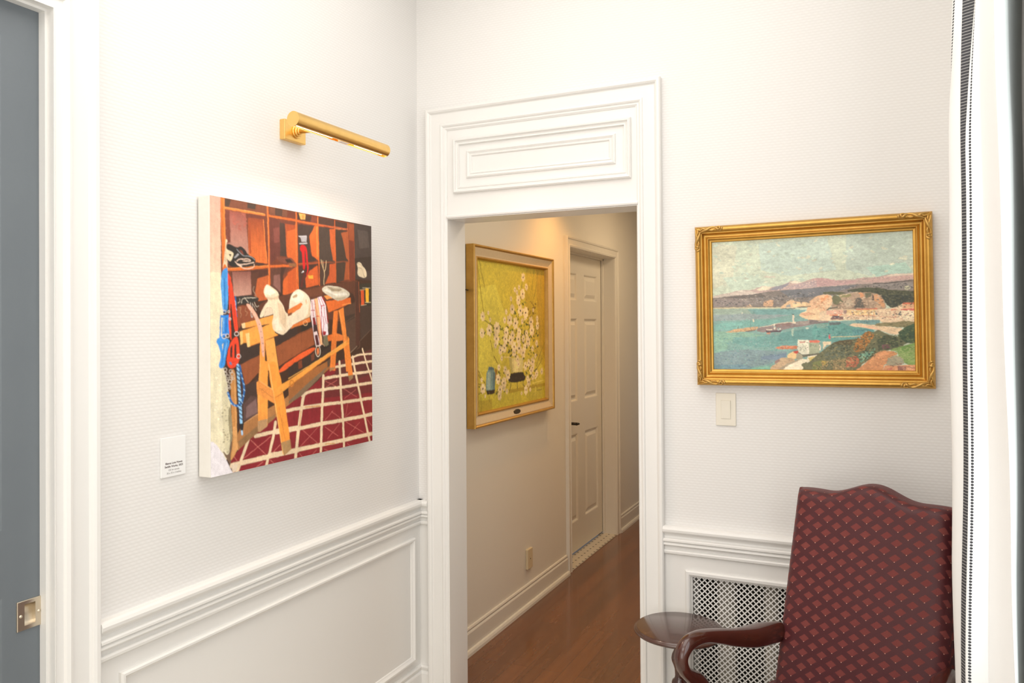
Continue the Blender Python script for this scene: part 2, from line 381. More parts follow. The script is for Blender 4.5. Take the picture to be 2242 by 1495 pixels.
# jamb lining of the doorway
b = MB(); b.box(OL-.012, OL, -.012, TH+.012, 0, OZ+.012); b.box(OR, OR+.012, -.012, TH+.012, 0, OZ+.012); b.box(OL-.012, OR+.012, -.0121, TH+.012, OZ, OZ+.012)
struct(b.build('trim_9', M['paint'], label='white jamb and head lining of the doorway'))
# overdoor panel
b = MB()
slab(BW, .149, .954, OZ+.012, 2.412, .010, b)
b.rect(BW, .149, .954, OZ+.004, 2.412, [(0, .010), (0, .013), (.003, .013), (.003, .010)], 'LTR')
b.rail(BW, OL, OR, [(0, OZ+.016), (.020, OZ+.015), (.022, OZ+.010), (.020, OZ+.004), (.0125, OZ+.002), (0, OZ+.002)])
b.rect(BW, .184, .934, 2.146, 2.370, [(0, .010), (0, .021), (.005, .026), (.010, .025), (.014, .018), (.018, .016), (.021, .020), (.025, .020), (.028, .010), (.034, .006)])
b.rect(BW, .244, .872, 2.206, 2.316, [(-.004, .006), (0, .016), (.005, .019), (.010, .016), (.014, .013), (.017, .016), (.021, .015), (.025, .009), (.025, .006)])
struct(b.build('trim_10', M['paint'], label='raised white overdoor panel with two nested mouldings'))
# hall trims
HB = [(0, .128), (.008, .127), (.011, .120), (.009, .113), (.006, .110), (.011, .107), (.014, .101), (.014, .026), (.024, .024), (.029, .014), (.030, 0), (0, 0)]
b = MB(); b.rail(HW, TH, HD0-.075, HB); b.rail(HW, HD1+.075, 5.2, HB); struct(b.build('baseboard_hall', M['halltrim']))
HC = [(0, 0), (0, .020), (.004, .024), (.014, .022), (.018, .016), (.050, .014), (.056, .019), (.066, .016), (.070, .010), (.070, -.02)]
b = MB(); b.rect(HW, HD0-.072, HD1+.072, -.2, HDZ+.072, HC, 'LTR'); struct(b.build('trim_11', M['halltrim'], label='cream casing around the six panel hall door'))
b = MB(); b.box(HX-.139, HX+.004, HD0-.02, HD0, 0, HDZ); b.box(HX-.139, HX+.004, HD1, HD1+.02, 0, HDZ); b.box(HX-.139, HX+.004, HD0, HD1, HDZ, HDZ+.02)
b.box(HDX+.004, HDX+.02, HD1-.014, HD1, 0, HDZ); b.box(HDX+.004, HDX+.02, HD0, HD1, HDZ-.014, HDZ)
struct(b.build('trim_12', M['halltrim'], label='cream jamb of the six panel hall door'))
b = MB(); b.rect(HW, 3.66, 4.6, -.2, 2.18, HC, 'LTR'); struct(b.build('trim_13', M['halltrim'], label='cream casing farther along the hall wall'))
b = MB(); b.box(HDX-.01, HX+.012, HD0, HD1, 0, .006); struct(b.build('trim_14', M['tile'], label='pale mosaic threshold strip under the hall door'))

# ------------------------------------------------------------------ doors
def panel_door(u0, u1, v0, v1, x, panels, bb, depth=.008, hole=()):
    # front surface at X=x facing +X with sunk raised panels
    us = sorted({u0, u1, *[p[i] for p in list(panels)+list(hole) for i in (0, 1)]}); vs = sorted({v0, v1, *[p[i] for p in list(panels)+list(hole) for i in (2, 3)]})
    for i in range(len(us)-1):
        for j in range(len(vs)-1):
            cu, cv = (us[i]+us[i+1])/2, (vs[j]+vs[j+1])/2
            if any(p[0] < cu < p[1] and p[2] < cv < p[3] for p in list(panels)+list(hole)): continue
            bb.add([(x, us[i], vs[j]), (x, us[i+1], vs[j]), (x, us[i+1], vs[j+1]), (x, us[i], vs[j+1])], [(0, 1, 2, 3)])
    fr = lambda u, v, h: (x+h, u, v)
    for p in panels:
        pr = [(0, 0), (.006, -.002), (.014, -depth), (.024, -depth), (.048, -.001), (.05, -.001)]
        bb.rect(fr, p[0], p[1], p[2], p[3], pr)
        d = .05; bb.add([fr(p[0]+d, p[2]+d, -.001), fr(p[1]-d, p[2]+d, -.001), fr(p[1]-d, p[3]-d, -.001), fr(p[0]+d, p[3]-d, -.001)], [(0, 1, 2, 3)])
GDX = -.025
b = MB(); panel_door(DL0, DL1+.03, .008, DZ+.02, GDX, [(DL0+.13, -1.709, .2, 1.0), (DL0+.13, -1.709, 1.15, 2.268)], b, .010, [(-1.6612, -1.6342, .9212, .9715)])
b.box(GDX-.045, GDX-.018, DL0, DL1+.03, .008, DZ+.02)
door = struct(b.build('door_1', M['door_grey'], label='slate grey panelled sliding door'))
# flush pull
b = MB(); y0, y1, z0, z1, x0 = -1.677, -1.6195, .912, .9795, GDX
fr = lambda u, v, h: (x0+h, u, v)
pu0, pu1, pv0, pv1 = y0+.0165, y1-.0155, z0+.010, z1-.009
b.rect(fr, y0, y1, z0, z1, [(0, 0), (0, .003), (.001, .004)])
for a in ((y0+.001, pu0, z0+.001, z1-.001), (pu1, y1-.001, z0+.001, z1-.001), (pu0, pu1, z0+.001, pv0), (pu0, pu1, pv1, z1-.001)):
    b.add([fr(a[0], a[2], .004), fr(a[1], a[2], .004), fr(a[1], a[3], .004), fr(a[0], a[3], .004)], [(0, 1, 2, 3)])
rows = []
for k in range(13):
    t = k/12; v = pv0+(pv1-pv0)*t; h = .004-.0125*math.sin(PI*min(1, max(0, t)))**.55
    rows.append([fr(pu0, v, h), fr(pu1, v, h)])
b.grid(rows, smooth=True)
b.add([fr(pu0, pv0, .004)]+[r[0] for r in rows]+[fr(pu0, pv1, .004)], [list(range(15))]); b.add([fr(pu1, pv0, .004)]+[r[1] for r in rows]+[fr(pu1, pv1, .004)], [list(range(15))])
hd = b.build('door_handle', M['nickel'], door, 'square satin nickel flush pull with two screws')
for u in (y0+.008, y1-.007):
    b = MB(); v = (z0+z1)/2
    b.grid([[(x0+.004+.0022*math.cos(t), u+.0038*math.sin(t)*math.cos(2*PI*k/14), v+.0038*math.sin(t)*math.sin(2*PI*k/14)) for k in range(14)] for t in (PI/2, PI/3, PI/6, .05)], True, False, True)
    b.build('screw', M['nickel'], hd)
b = MB()
cols = ((2.085, 2.400), (2.545, 2.832)); pans = [(c0, c1, z0, z1) for c0, c1 in cols for z0, z1 in ((1.78, 1.975), (1.07, 1.655), (.228, .842))]
panel_door(HD0, HD1, .022, HDZ-.003, HDX, pans, b, .012); b.box(HDX-.035, HDX-.014, HD0, HD1, .022, HDZ-.003)
d2 = struct(b.build('door_2', M['halltrim'], label='cream six panel door in the hall'))
b = MB(); b.tube([(HDX, 2.255, .925), (HDX+.05, 2.255, .925)], .010); b.tube([(HDX+.045, 2.245, .925), (HDX+.05, 2.265, .925), (HDX+.05, 2.285, .922)], [.010, .009, .007])
b.build('door_handle', M['steel'], d2, 'dark lever handle')

# ------------------------------------------------------------------ window wall
b = MB(); b.rect(RW, WY0-.08, WY1+.08, WZ0-.01, WZ1+.08, [(0, 0), (0, .02), (.08, .016), (.08, -.05)], 'LTR')
b.box(RX-.03, RX+.06, WY0-.1, WY1+.1, WZ0-.035, WZ0)
for y in (-.665, -1.26): b.box(RX-.0215, RX+.05, y-.085, y, WZ0, WZ1)
win = struct(b.build('window_1', M['paint'], label='white framed window behind the curtain'))
b = MB(); b.box(RX+.035, RX+.04, WY0, WY1, WZ0, WZ1); b.build('window_pane', M['glass'], win)
b = MB()
for k in range(9): z = .12+k*.075; b.add([(RX-.004, WY0, z), (RX-.004, WY1, z), (RX-.022, WY1, z+.05), (RX-.022, WY0, z+.05), (RX-.006, WY0, z+.056), (RX-.006, WY1, z+.056)], [(0, 1, 2, 3), (3, 2, 5, 4)])
struct(b.build('trim_15', M['shutter'], label='grey louvred panel under the window'))

# ------------------------------------------------------------------ radiator and grille
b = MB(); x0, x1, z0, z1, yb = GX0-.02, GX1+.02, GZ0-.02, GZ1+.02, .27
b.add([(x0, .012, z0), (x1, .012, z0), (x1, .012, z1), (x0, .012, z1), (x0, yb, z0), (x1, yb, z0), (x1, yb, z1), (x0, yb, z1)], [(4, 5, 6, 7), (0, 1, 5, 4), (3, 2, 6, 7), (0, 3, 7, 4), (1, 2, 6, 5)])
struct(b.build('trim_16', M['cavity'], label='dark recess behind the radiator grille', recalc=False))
rad = thing('radiator', 'cream column radiator glimpsed through the pierced white grille', 'radiator', (1.5, .165, GZ0))
k = 0
for x in (1.235, 1.395, 1.66, 1.86):
    b = MB(); w = (.034, .026, .016, .016)[k]; k += 1
    b.tube([(x, .165, GZ0+.0), (x, .165, GZ1-.02)], [(w, .03)]*2, 20, ex=(1, 0, 0)); b.build('column', M['radiator'], rad)
b = MB(); b.tube([(1.16, .165, GZ0+.05), (1.95, .165, GZ0+.05)], .016); b.build('pipe', M['radiator'], rad)
gr = thing('radiator_grille', 'white pierced metal radiator grille set in the wall behind armchair', 'grille', ((GX0+GX1)/2, 0, GZ0))
b = MB(); b.rect(BW, GX0-.021, GX1+.021, GZ0-.021, GZ1+.022, [(0, .006), (0, .012), (.004, .016), (.013, .016), (.018, .012), (.020, .006), (.024, .004), (.024, -.008)])
b.build('frame', M['paint'], gr)
b = MB(); p = .0196; hole = []
for k in range(20):
    t = 2*PI*k/20; r = .0034+.0030*abs(math.cos(2*t))**.8; hole.append((r*math.cos(t), r*math.sin(t)))
dia = []
for k in range(20):
    t = 2*PI*k/20; r = (p/2)/(abs(math.cos(t))+abs(math.sin(t))); dia.append((r*math.cos(t), r*math.sin(t)))
V, Fc = [], []
nx, nz = int((GX1-GX0)/p)+1, int((GZ1-GZ0)/p)+1
for i in range(nx*2+1):
    for j in range(nz*2+1):
        if (i+j) % 2: continue
        cx, cz = GX0+.0045+i*p/2, GZ1-.001-j*p/2
        if cx > GX1+.004 or cz < GZ0-.004: continue
        n = len(V)
        V += [(cx+u, .006, cz+w) for u, w in dia]+[(cx+u, .006, cz+w) for u, w in hole]
        Fc += [[n+q, n+(q+1) % 20, n+20+(q+1) % 20, n+20+q] for q in range(20)]
b.v, b.f, b.sm = V, Fc, [False]*len(Fc)
go = b.build('pierced_sheet', M['paint'], gr, recalc=False)
sm_ = go.modifiers.new('sheet', 'SOLIDIFY'); sm_.thickness = .0012

# ------------------------------------------------------------------ painter
DATA = {
'S': """P 66 42 30 -17 -12 2020 -17 2051 2027 -2 2006
G 238 165 145 232 218 188 -11 -4 103 -1 123 503 2 821
P 230 220 188 -6 549 123 543 129 547 117 1201 131 1475 211 1722 195 1875 -2 2001
P 214 204 170 105 1224 137 1232 201 1518 211 1722 191 1875 134 1830 112 1591
P 150 138 108 176 1503 205 1542 215 1759 195 1869 179 1867 194 1750 173 1658
D 165 152 120 30 7 131 1463 192 1517 211 1722 195 1857 122 1829 112 1591
D 240 232 205 16 8 38 1291 101 1295 113 1709 42 1700
P 120 95 75 186 1779 227 1754 220 1879 196 1923 229 2000 163 1894 98 1813 179 1879
P 232 226 230 -5 1743 19 1746 58 1775 122 1849 215 1999 -2 2006
P 118 62 42 102 -1 1726 7 1741 531 107 634
P 222 118 48 102 1 143 2 155 367 159 546 123 547 112 282
L 240 150 80 4 137 8 149 368
L 170 80 35 4 119 81 127 369
P 125 72 50 146 2 589 3 586 60 149 62
P 75 58 48 375 5 467 3 460 46 375 47
P 75 55 45 146 4 204 4 186 62 148 62
P 120 75 55 616 2 932 4 933 56 617 64
P 80 58 48 680 4 766 6 759 63 680 64
P 110 55 38 821 6 922 10 922 62 821 65
P 70 48 40 940 10 1128 12 1112 62 945 67
P 120 62 45 1128 12 1200 12 1200 66 1112 62
P 80 55 45 1212 13 1435 10 1431 69 1217 70
P 72 50 42 1448 14 1625 15 1621 62 1453 67
P 232 172 95 963 10 1048 10 1045 52 983 57
P 205 140 70 1002 21 1037 17 1033 48 1006 51
G 158 84 70 196 152 134 152 88 357 88 387 397 165 474
P 120 62 50 152 91 192 91 200 319 163 331
D 176 98 82 14 13 204 103 343 96 370 214 212 246
G 142 66 38 236 122 56 369 107 548 102 592 447 463 445 387 397 379 120
P 112 56 42 357 87 548 88 548 108 375 117
L 240 140 70 6 548 112 578 432
L 168 76 38 18 395 156 403 377
L 196 92 44 5 481 184 503 427
L 196 92 44 3 521 162 544 429
P 72 50 42 470 443 592 455 314 491 443 477
P 108 58 48 614 88 734 90 735 374 619 451
P 72 54 46 734 92 803 124 815 376 735 379
P 135 75 65 659 167 730 151 731 267 667 282
G 150 72 42 226 112 52 795 115 929 97 931 406 815 371
P 108 60 46 734 95 914 98 914 113 745 115
P 205 100 46 821 125 922 112 935 423 897 410 823 380
P 165 75 40 821 125 918 112 918 145 822 174
P 68 52 46 952 99 1164 93 1100 194 1113 326 1201 381 958 419
P 212 102 45 1164 93 1215 80 1226 380 1129 345 1098 184
P 235 130 60 1184 99 1209 91 1219 354 1193 346
P 74 60 52 1221 93 1437 85 1452 369 1226 393
P 195 95 48 1367 97 1437 87 1449 366 1414 361 1380 238
P 70 54 44 1453 91 1626 83 1640 352 1462 368
P 168 88 50 1532 113 1630 91 1640 349 1608 330 1558 170
P 72 60 55 1726 10 2010 1 2010 509 1741 509
P 88 76 70 1778 57 1941 59 1961 205 1806 228
P 60 48 42 1731 322 2010 281 2010 418 1741 431
P 152 78 46 1644 18 1724 16 1736 525 1651 532
P 120 58 40 1648 163 1722 168 1732 526 1651 529
P 85 50 40 202 530 599 492 614 721 234 714
G 140 84 72 194 146 128 214 532 406 517 412 624 415 695 234 710
P 192 96 50 477 570 599 536 607 721 492 740 445 710
P 95 58 44 414 535 497 513 471 589 445 673 415 642
P 98 62 50 626 486 863 459 761 537 740 616 741 670 631 635
P 138 94 84 662 534 732 521 740 663 655 610
P 75 48 38 741 462 819 433 769 529 762 680 742 670
P 206 98 44 769 566 864 489 938 468 939 668 764 684
P 198 90 42 823 503 935 447 945 629 824 662
P 70 48 40 958 444 1214 404 1223 584 959 626
P 204 94 44 1043 538 1098 474 1202 418 1218 582 1051 616
P 78 56 46 1230 403 1453 377 1458 555 1235 587
P 192 90 48 1368 400 1449 385 1458 550 1301 574 1359 493
P 72 55 44 1462 374 1641 357 1649 515 1462 552
P 164 84 48 1599 368 1641 360 1647 515 1572 529
L 228 128 58 16 146 73 349 77 562 72
L 245 165 90 5 146 68 562 67
L 220 112 48 16 610 74 788 74 933 74
L 216 104 46 15 821 75 1209 77 1427 75
L 190 98 60 10 1209 73 1630 69
L 120 60 40 7 1291 83 1621 84
L 225 150 100 4 1453 83 1603 74
L 220 112 46 20 168 518 378 501 606 468
L 240 150 75 6 171 511 605 461
L 218 108 48 18 612 468 790 451 878 446
L 165 80 45 12 935 428 1210 399
L 130 72 48 11 1210 397 1453 375 1640 356
L 218 108 46 16 596 2 608 287 613 612
L 245 150 85 4 589 3 601 287 603 612
L 214 104 44 14 933 8 940 323 953 626
L 236 140 75 4 925 9 936 627
L 214 104 46 11 1208 11 1219 303 1227 587
L 240 160 90 3 1208 19 1213 65
L 212 104 48 8 1441 10 1449 286 1455 555
L 190 95 50 7 1630 20 1640 273 1649 518
P 96 56 40 485 751 864 667 936 641 1235 589 1736 523 1788 512 1788 827 1551 903 1293 860 825 830 499 831
P 112 66 46 1012 641 1326 583 1260 668 1083 692
P 70 44 34 1326 666 1732 602 1741 827 1604 871 1551 769 1668 729 1658 670
P 140 74 48 256 786 348 769 419 794 513 868 305 910 283 962 263 867
P 85 55 44 273 967 318 954 293 1057 283 1030
P 62 46 40 284 1053 382 1083 507 1055 508 1153 294 1211
P 62 46 40 665 1012 937 929 937 998 679 1088
P 152 84 50 294 1215 501 1148 509 1269 351 1380 308 1248
P 150 82 48 683 1091 937 998 1131 941 1156 1084 938 1161 715 1248
L 95 55 38 4 826 1040 1131 946
L 110 60 40 4 987 979 995 1139
P 48 40 34 991 922 1111 895 1131 941 991 982
P 236 98 46 712 1267 938 1166 1164 1097 1168 1138 827 1252 942 1211 723 1311
L 90 50 35 3 827 1201 1156 1087
P 60 45 38 827 1259 1164 1145 1378 1107 1370 1169 977 1287 828 1337
P 128 66 40 946 1221 992 1209 1000 1269 954 1281
P 120 64 42 1108 1174 1156 1150 1156 1211 1116 1225
P 44 36 32 1245 1097 1378 1065 1370 1106 1253 1149
P 90 66 62 317 1377 474 1339 548 1515 476 1595 328 1640
P 125 96 92 353 1533 457 1481 476 1583 353 1619
P 70 52 46 326 1371 474 1345 475 1470 404 1452 327 1506
P 86 62 50 1568 774 1741 712 1742 1113 1650 1175 1605 1012
P 64 50 42 1569 849 1732 816 1732 860 1587 903
P 72 54 46 1807 683 2010 622 2010 952 1817 1071
P 80 48 38 1741 536 1792 528 1812 805 1798 1104 1742 1113
L 190 100 60 5 1792 528 1805 805
L 110 70 55 4 1741 706 1741 849
L 110 82 66 3 1595 893 1741 838
L 125 98 80 4 1817 1066 2010 946
L 140 118 100 7 1655 1175 1760 1114
L 100 72 60 8 1760 1141 1807 1126 1807 1071
P 56 50 40 1797 550 2010 531 2010 747 1807 750
P 214 88 42 1821 609 1873 604 1879 738 1829 742
P 240 180 48 1897 587 1951 582 1949 714 1904 716
L 180 150 110 7 1811 605 1893 598
L 170 160 140 7 1854 584 1975 579
L 190 165 130 6 1826 743 1912 736
L 200 185 140 7 1893 716 1980 712
P 216 200 170 1758 359 1825 349 1854 384 1894 401 1931 461 1893 494 1769 477 1783 407
L 160 140 112 5 1778 402 1845 404 1864 459 1893 486
L 165 145 118 4 1769 364 1825 371 1849 387
P 138 36 44 2024 1145 1690 1200 1426 1259 1279 1349 990 1499 829 1557 669 1648 468 1743 287 1829 183 1906 215 1999 952 2034 2024 2030
P 95 45 42 2024 1145 1690 1200 1497 1249 1427 1345 1715 1422 2024 1367
P 112 40 42 1427 1345 1715 1422 2024 1367 2024 1551 1246 1542 1224 1387
L 234 208 172 17 1677 1214 1790 1191 2024 1190
L 234 208 172 21 1427 1287 1677 1273 2024 1260
L 234 208 172 24 1268 1378 1497 1367 1752 1358 2024 1353
L 234 208 172 25 995 1498 1074 1475 1246 1469 1521 1469 1777 1463 2024 1460
L 234 208 172 27 771 1606 980 1598 1247 1597 1521 1602 1790 1602 2024 1602
L 234 208 172 31 685 1761 961 1763 1247 1756 1545 1759 1841 1755 2024 1750
L 234 208 172 34 611 1929 931 1933 1226 1934 1545 1935 1880 1932 2024 1932
L 234 208 172 29 450 1761 623 1754 698 1749 941 1751
L 234 208 172 36 204 1945 390 1939 605 1938 776 1936 942 1937
L 234 208 172 19 1847 1143 1905 1269 2024 1489
L 234 208 172 27 1696 1207 1715 1297 1777 1471 1841 1670 1958 2014
L 234 208 172 28 1499 1245 1509 1372 1521 1552 1547 1741 1560 2016
L 234 208 172 30 1274 1355 1268 1488 1252 1667 1235 2010
L 234 208 172 34 1016 1494 980 1625 942 1800 906 2020
L 234 208 172 29 674 1684 653 1780 601 1919 565 2014
L 234 208 172 28 376 1778 308 1905 259 1996
P 225 205 180 196 1935 271 1941 246 1994 215 1998
L 206 112 104 4 997 1780 1204 1923
L 206 112 104 4 1193 1784 972 1911
L 206 112 104 5 1587 1778 1861 1907
L 206 112 104 4 1797 1803 1599 1921
L 206 112 104 4 1382 1667 1509 1737
L 206 112 104 4 1404 1662 1291 1734
L 206 112 104 4 1581 1738 1678 1690
L 206 112 104 4 1617 1626 1581 1731
L 206 112 104 5 1292 1789 1475 1890
L 206 112 104 4 1498 1786 1326 1895
L 206 112 104 4 1556 1483 1752 1572
L 206 112 104 4 1740 1505 1569 1571
L 206 112 104 4 1302 1400 1462 1461
L 206 112 104 4 1462 1404 1313 1450
L 206 112 104 5 1893 1772 1998 1867
L 206 112 104 4 962 1969 992 2000
L 206 112 104 4 1182 1968 1129 1994
L 206 112 104 4 1281 1976 1326 1996
L 206 112 104 4 1605 1969 1654 2001
L 222 130 118 4 402 1787 564 1916
L 222 130 118 4 618 1788 325 1910
L 222 130 118 4 727 1861 642 1916
L 222 130 118 4 229 1886 258 1918
L 222 130 118 4 532 1968 461 1997
L 222 130 118 4 615 1968 652 1997
L 210 150 90 9 980 1625 960 1743
L 214 160 100 10 1032 1596 1225 1605
L 212 160 100 9 1292 1935 1428 1947
P 178 122 72 256 1692 467 1594 697 1542 939 1439 940 1512 784 1579 669 1648 459 1745 287 1832 260 1846
P 165 104 56 828 1389 1358 1221 1438 1260 1268 1342 990 1499 829 1553
P 130 105 80 1137 1368 1335 1276 1268 1342 990 1499 829 1553 829 1530
P 92 72 58 1328 1230 1447 1167 1447 1252 1328 1287
P 150 112 74 287 1829 459 1742 669 1648 669 1616 459 1693 269 1778
L 220 165 115 5 319 1657 476 1595
P 198 138 76 190 1241 253 1245 260 1608 263 1838 204 1912 187 1898 219 1759 201 1518
L 232 180 120 5 236 1274 248 1667 266 1838
P 215 158 98 218 1663 260 1668 263 1838 196 1905 219 1783
P 232 126 54 1420 802 1489 793 1464 1009 1438 1320 1362 1310 1395 1007
L 165 80 38 7 1480 801 1459 1009
P 236 136 58 1491 791 1560 766 1605 1012 1682 1340 1596 1335 1551 1037
L 245 165 90 6 1502 796 1578 1038 1619 1309
P 230 126 58 1451 993 1556 1013 1560 1056 1451 1064
P 225 115 50 1336 1012 1395 1001 1391 1056 1336 1061
P 236 134 56 1565 1093 1643 1092 1700 1395 1641 1425 1619 1328
P 150 120 85 1626 1372 1697 1369 1700 1397 1643 1426
P 234 130 54 1382 1179 1455 1154 1432 1304 1358 1321
P 176 128 84 1358 1291 1429 1288 1432 1304 1360 1322
P 220 108 46 1310 719 1667 678 1673 730 1350 814
P 240 150 78 1285 675 1381 664 1402 691 1326 704
L 245 160 85 6 1551 747 1673 729
P 240 160 76 343 905 660 845 660 907 349 944
P 250 208 155 305 911 343 904 351 944 317 946
L 200 115 50 4 343 944 486 924
P 240 158 72 316 963 496 922 497 1040 350 1055 318 1058
P 250 192 112 288 972 318 963 321 1059 298 1066
P 246 166 74 387 978 650 904 675 983 710 999 561 1042 397 1082
P 250 202 132 348 984 388 978 397 1083 371 1086
L 200 110 45 4 402 1079 561 1041 707 999
L 205 120 55 3 467 1040 465 1044 462 1047 457 1049 453 1047 449 1044 448 1039 449 1034 453 1031 457 1030 462 1031 465 1035 467 1040
P 246 160 72 504 1041 560 1037 557 1272 497 1268
P 246 170 82 561 1042 661 1019 717 1282 590 1274
L 205 120 55 4 560 1042 593 1274
P 246 160 70 502 1197 591 1201 584 1695 549 1716 481 1677 475 1445
P 190 148 105 478 1651 583 1645 581 1701 504 1736 479 1732
L 250 185 105 6 505 1197 485 1571
P 246 156 64 587 1201 706 1207 793 1577 862 1916 771 1959 669 1565 628 1420
L 250 190 110 8 601 1227 678 1565 761 1943
P 176 138 92 737 1849 846 1838 862 1916 772 1959
L 210 118 50 4 716 1569 795 1864
P 236 150 72 464 1358 492 1343 644 1425 670 1539 469 1446
L 195 115 55 4 492 1397 640 1485
L 250 185 110 5 492 1344 644 1425
L 205 125 60 4 562 1427 558 1435 550 1441 538 1442 526 1439 517 1432 514 1424 517 1416 526 1410 538 1409 550 1412 558 1419 562 1427
P 246 164 70 639 1429 939 1325 1640 1051 1650 1095 1380 1183 828 1419 670 1489
L 250 186 100 6 828 1350 1169 1234 1634 1055
L 195 112 45 6 828 1417 1380 1183
L 215 130 50 9 890 1391 887 1402 879 1410 868 1413 857 1409 849 1399 846 1387 849 1376 857 1368 868 1365 879 1369 887 1378 890 1391
L 205 120 50 6 678 1488 754 1463
P 244 150 62 1623 1022 1646 1045 1644 1095 1605 1098
P 238 216 184 575 606 606 610 726 668 712 715 770 762 807 844 940 820 941 899 858 943 786 995 742 1000 650 964 639 906 663 840 642 792 601 778 570 797 546 859 503 868 506 840 553 769 607 731 559 699 542 657
P 222 200 172 570 800 601 781 642 794 663 837 546 860
P 216 188 154 559 703 607 728 712 719 723 681 649 711 579 703
P 248 236 212 569 618 606 622 684 667 621 692 559 680
P 222 194 160 705 744 755 762 799 849 785 946 735 898 720 830
P 246 230 204 657 897 706 859 728 926 771 966 692 969
L 205 170 130 5 799 849 793 947
P 240 222 194 840 788 847 727 869 672 936 633 982 632 1059 663 1099 697 1116 788 1099 854 1013 879 885 918 826 969 818 844
P 222 194 158 1075 688 1116 788 1099 854 1013 879 1075 829 1091 758
P 250 238 214 891 662 974 645 1028 673 1005 724 914 740 869 717
P 228 126 60 825 800 986 738 1007 755 975 787 877 830 825 845
P 130 70 40 825 830 877 822 869 842 825 852
P 192 164 128 880 694 927 669 942 678 936 695 891 707
P 222 192 156 1037 716 1056 709 1069 742 1049 759
P 222 122 56 855 955 885 921 1013 882 1099 858 1109 895 915 938
L 240 190 140 5 1067 907 1064 917 1054 924 1041 926 1028 924 1018 917 1014 907 1018 897 1027 891 1041 888 1054 891 1064 898 1067 907
P 214 204 182 1250 616 1309 589 1360 584 1506 587 1633 621 1665 653 1604 687 1480 717 1411 691 1293 652
P 162 146 120 1326 594 1506 596 1543 613 1497 630 1394 628
P 236 230 214 1284 626 1463 670 1627 657 1595 633 1445 650 1334 614
P 186 172 146 1428 691 1604 671 1586 687 1480 716
P 196 184 160 1377 592 1497 596 1515 608 1411 606
P 236 216 216 1114 712 1158 706 1191 978 1241 1097 1172 1102 1105 829
P 130 30 36 1135 860 1163 854 1197 973 1146 983
P 60 40 42 1143 916 1183 921 1194 972 1147 982
P 84 34 42 1163 1008 1196 1003 1222 1091 1180 1095
L 170 35 50 6 1126 722 1147 849
L 170 40 50 6 1115 801 1163 798
P 245 190 140 1156 706 1204 695 1229 849 1263 1090 1237 1089 1200 952
L 205 60 45 6 1158 716 1187 798 1203 901 1228 1081
L 205 60 45 7 1187 849 1219 849
L 205 60 45 6 1203 705 1236 860 1249 1004
P 152 36 40 1243 678 1286 688 1337 849 1350 907 1312 907 1293 745
P 238 226 232 1201 690 1253 680 1310 756 1346 1006 1271 1018 1244 911
L 176 32 54 6 1211 690 1248 756 1260 849
L 176 32 54 6 1243 689 1285 756
L 176 32 54 6 1260 756 1248 829 1248 911
L 176 32 54 6 1285 761 1298 849
L 176 32 54 7 1248 761 1293 753
L 176 32 54 7 1273 849 1285 912 1273 979
L 176 32 54 7 1298 849 1319 912
L 176 32 54 6 1277 974 1310 980
L 176 32 54 6 1269 984 1277 1020
L 176 32 54 6 1248 917 1251 1004
P 150 30 42 1265 979 1315 980 1306 1006 1273 1007
P 122 114 88 1277 1010 1327 1006 1350 1090 1313 1106 1274 1088
L 240 190 150 4 1253 1020 1261 1082 1294 1104
L 238 220 196 7 1235 1143 1231 1167 1219 1183 1203 1189 1187 1182 1175 1164 1170 1141 1175 1117 1186 1100 1202 1095 1219 1102 1231 1119 1235 1143
P 226 130 80 1188 1121 1212 1111 1222 1153 1200 1178 1188 1157
L 180 170 140 3 1344 902 1348 933 1340 970
P 44 40 38 157 336 188 329 262 355 306 334 358 366 371 389 456 415 464 443 437 479 314 495 177 498 164 411
P 120 60 45 288 367 319 369 339 400 313 397
P 165 165 168 232 425 275 393 288 403 244 433
L 155 158 160 6 263 364 326 410 404 400 453 430
L 236 204 182 7 263 450 288 433 397 424 410 442 326 444
L 236 204 182 7 245 456 289 476 378 462 443 449
L 236 204 182 7 263 468 314 497 378 504 443 484 443 463
L 236 204 182 7 263 466 314 484
P 230 210 174 145 297 171 307 157 336 158 367 182 377 227 389 229 407 204 459 177 451 159 434 172 518 162 501 140 471 118 521 134 458 140 404 152 354
P 60 48 36 179 404 210 402 198 423
L 190 165 125 3 152 359 146 466
P 124 72 56 675 387 717 382 804 391 863 375 919 414 923 434 754 438
P 60 44 38 790 400 848 391 893 418 819 425
P 146 98 62 841 427 935 426 927 452 841 451
P 50 48 45 250 714 290 703 492 705 496 738 380 758 316 764 258 778
L 230 215 195 4 341 719 380 753
L 226 212 190 4 310 758 313 731 341 721 458 715
L 225 200 180 4 290 727 297 749 272 759
L 215 210 200 4 400 753 410 849 420 868 430 854 422 757
L 200 160 120 3 285 795 310 790 291 827 310 840 298 867
L 200 150 110 3 355 794 342 822 374 822 355 854
L 220 205 185 4 445 747 465 789 492 775
L 220 205 185 3 432 766 466 812
L 150 128 108 8 441 631 428 655 458 691 468 714
L 40 100 165 10 247 714 253 768 254 831 263 858
L 190 215 235 4 237 737 253 759 244 782 260 813
P 172 168 172 957 196 1065 182 1059 233 995 241 987 209
L 232 230 232 4 960 198 1049 186
L 205 205 208 8 972 260 1065 244
P 202 32 34 976 285 1003 263 1042 265 1067 293 1075 404 1091 454 1060 524 1051 507 1072 465 1050 391 1047 310 1034 311 1044 468 1008 464 1003 326 979 315
P 238 236 238 990 497 1018 474 1044 492 1016 488
P 240 172 62 1078 510 1144 510 1142 538 1086 536
P 90 40 36 1027 478 1051 487 1005 614 974 615
L 216 186 142 7 1251 371 1259 404 1275 434 1292 467 1296 506 1284 538 1288 580
L 216 186 142 8 1321 374 1313 443 1292 467
L 216 186 142 5 1271 377 1284 434
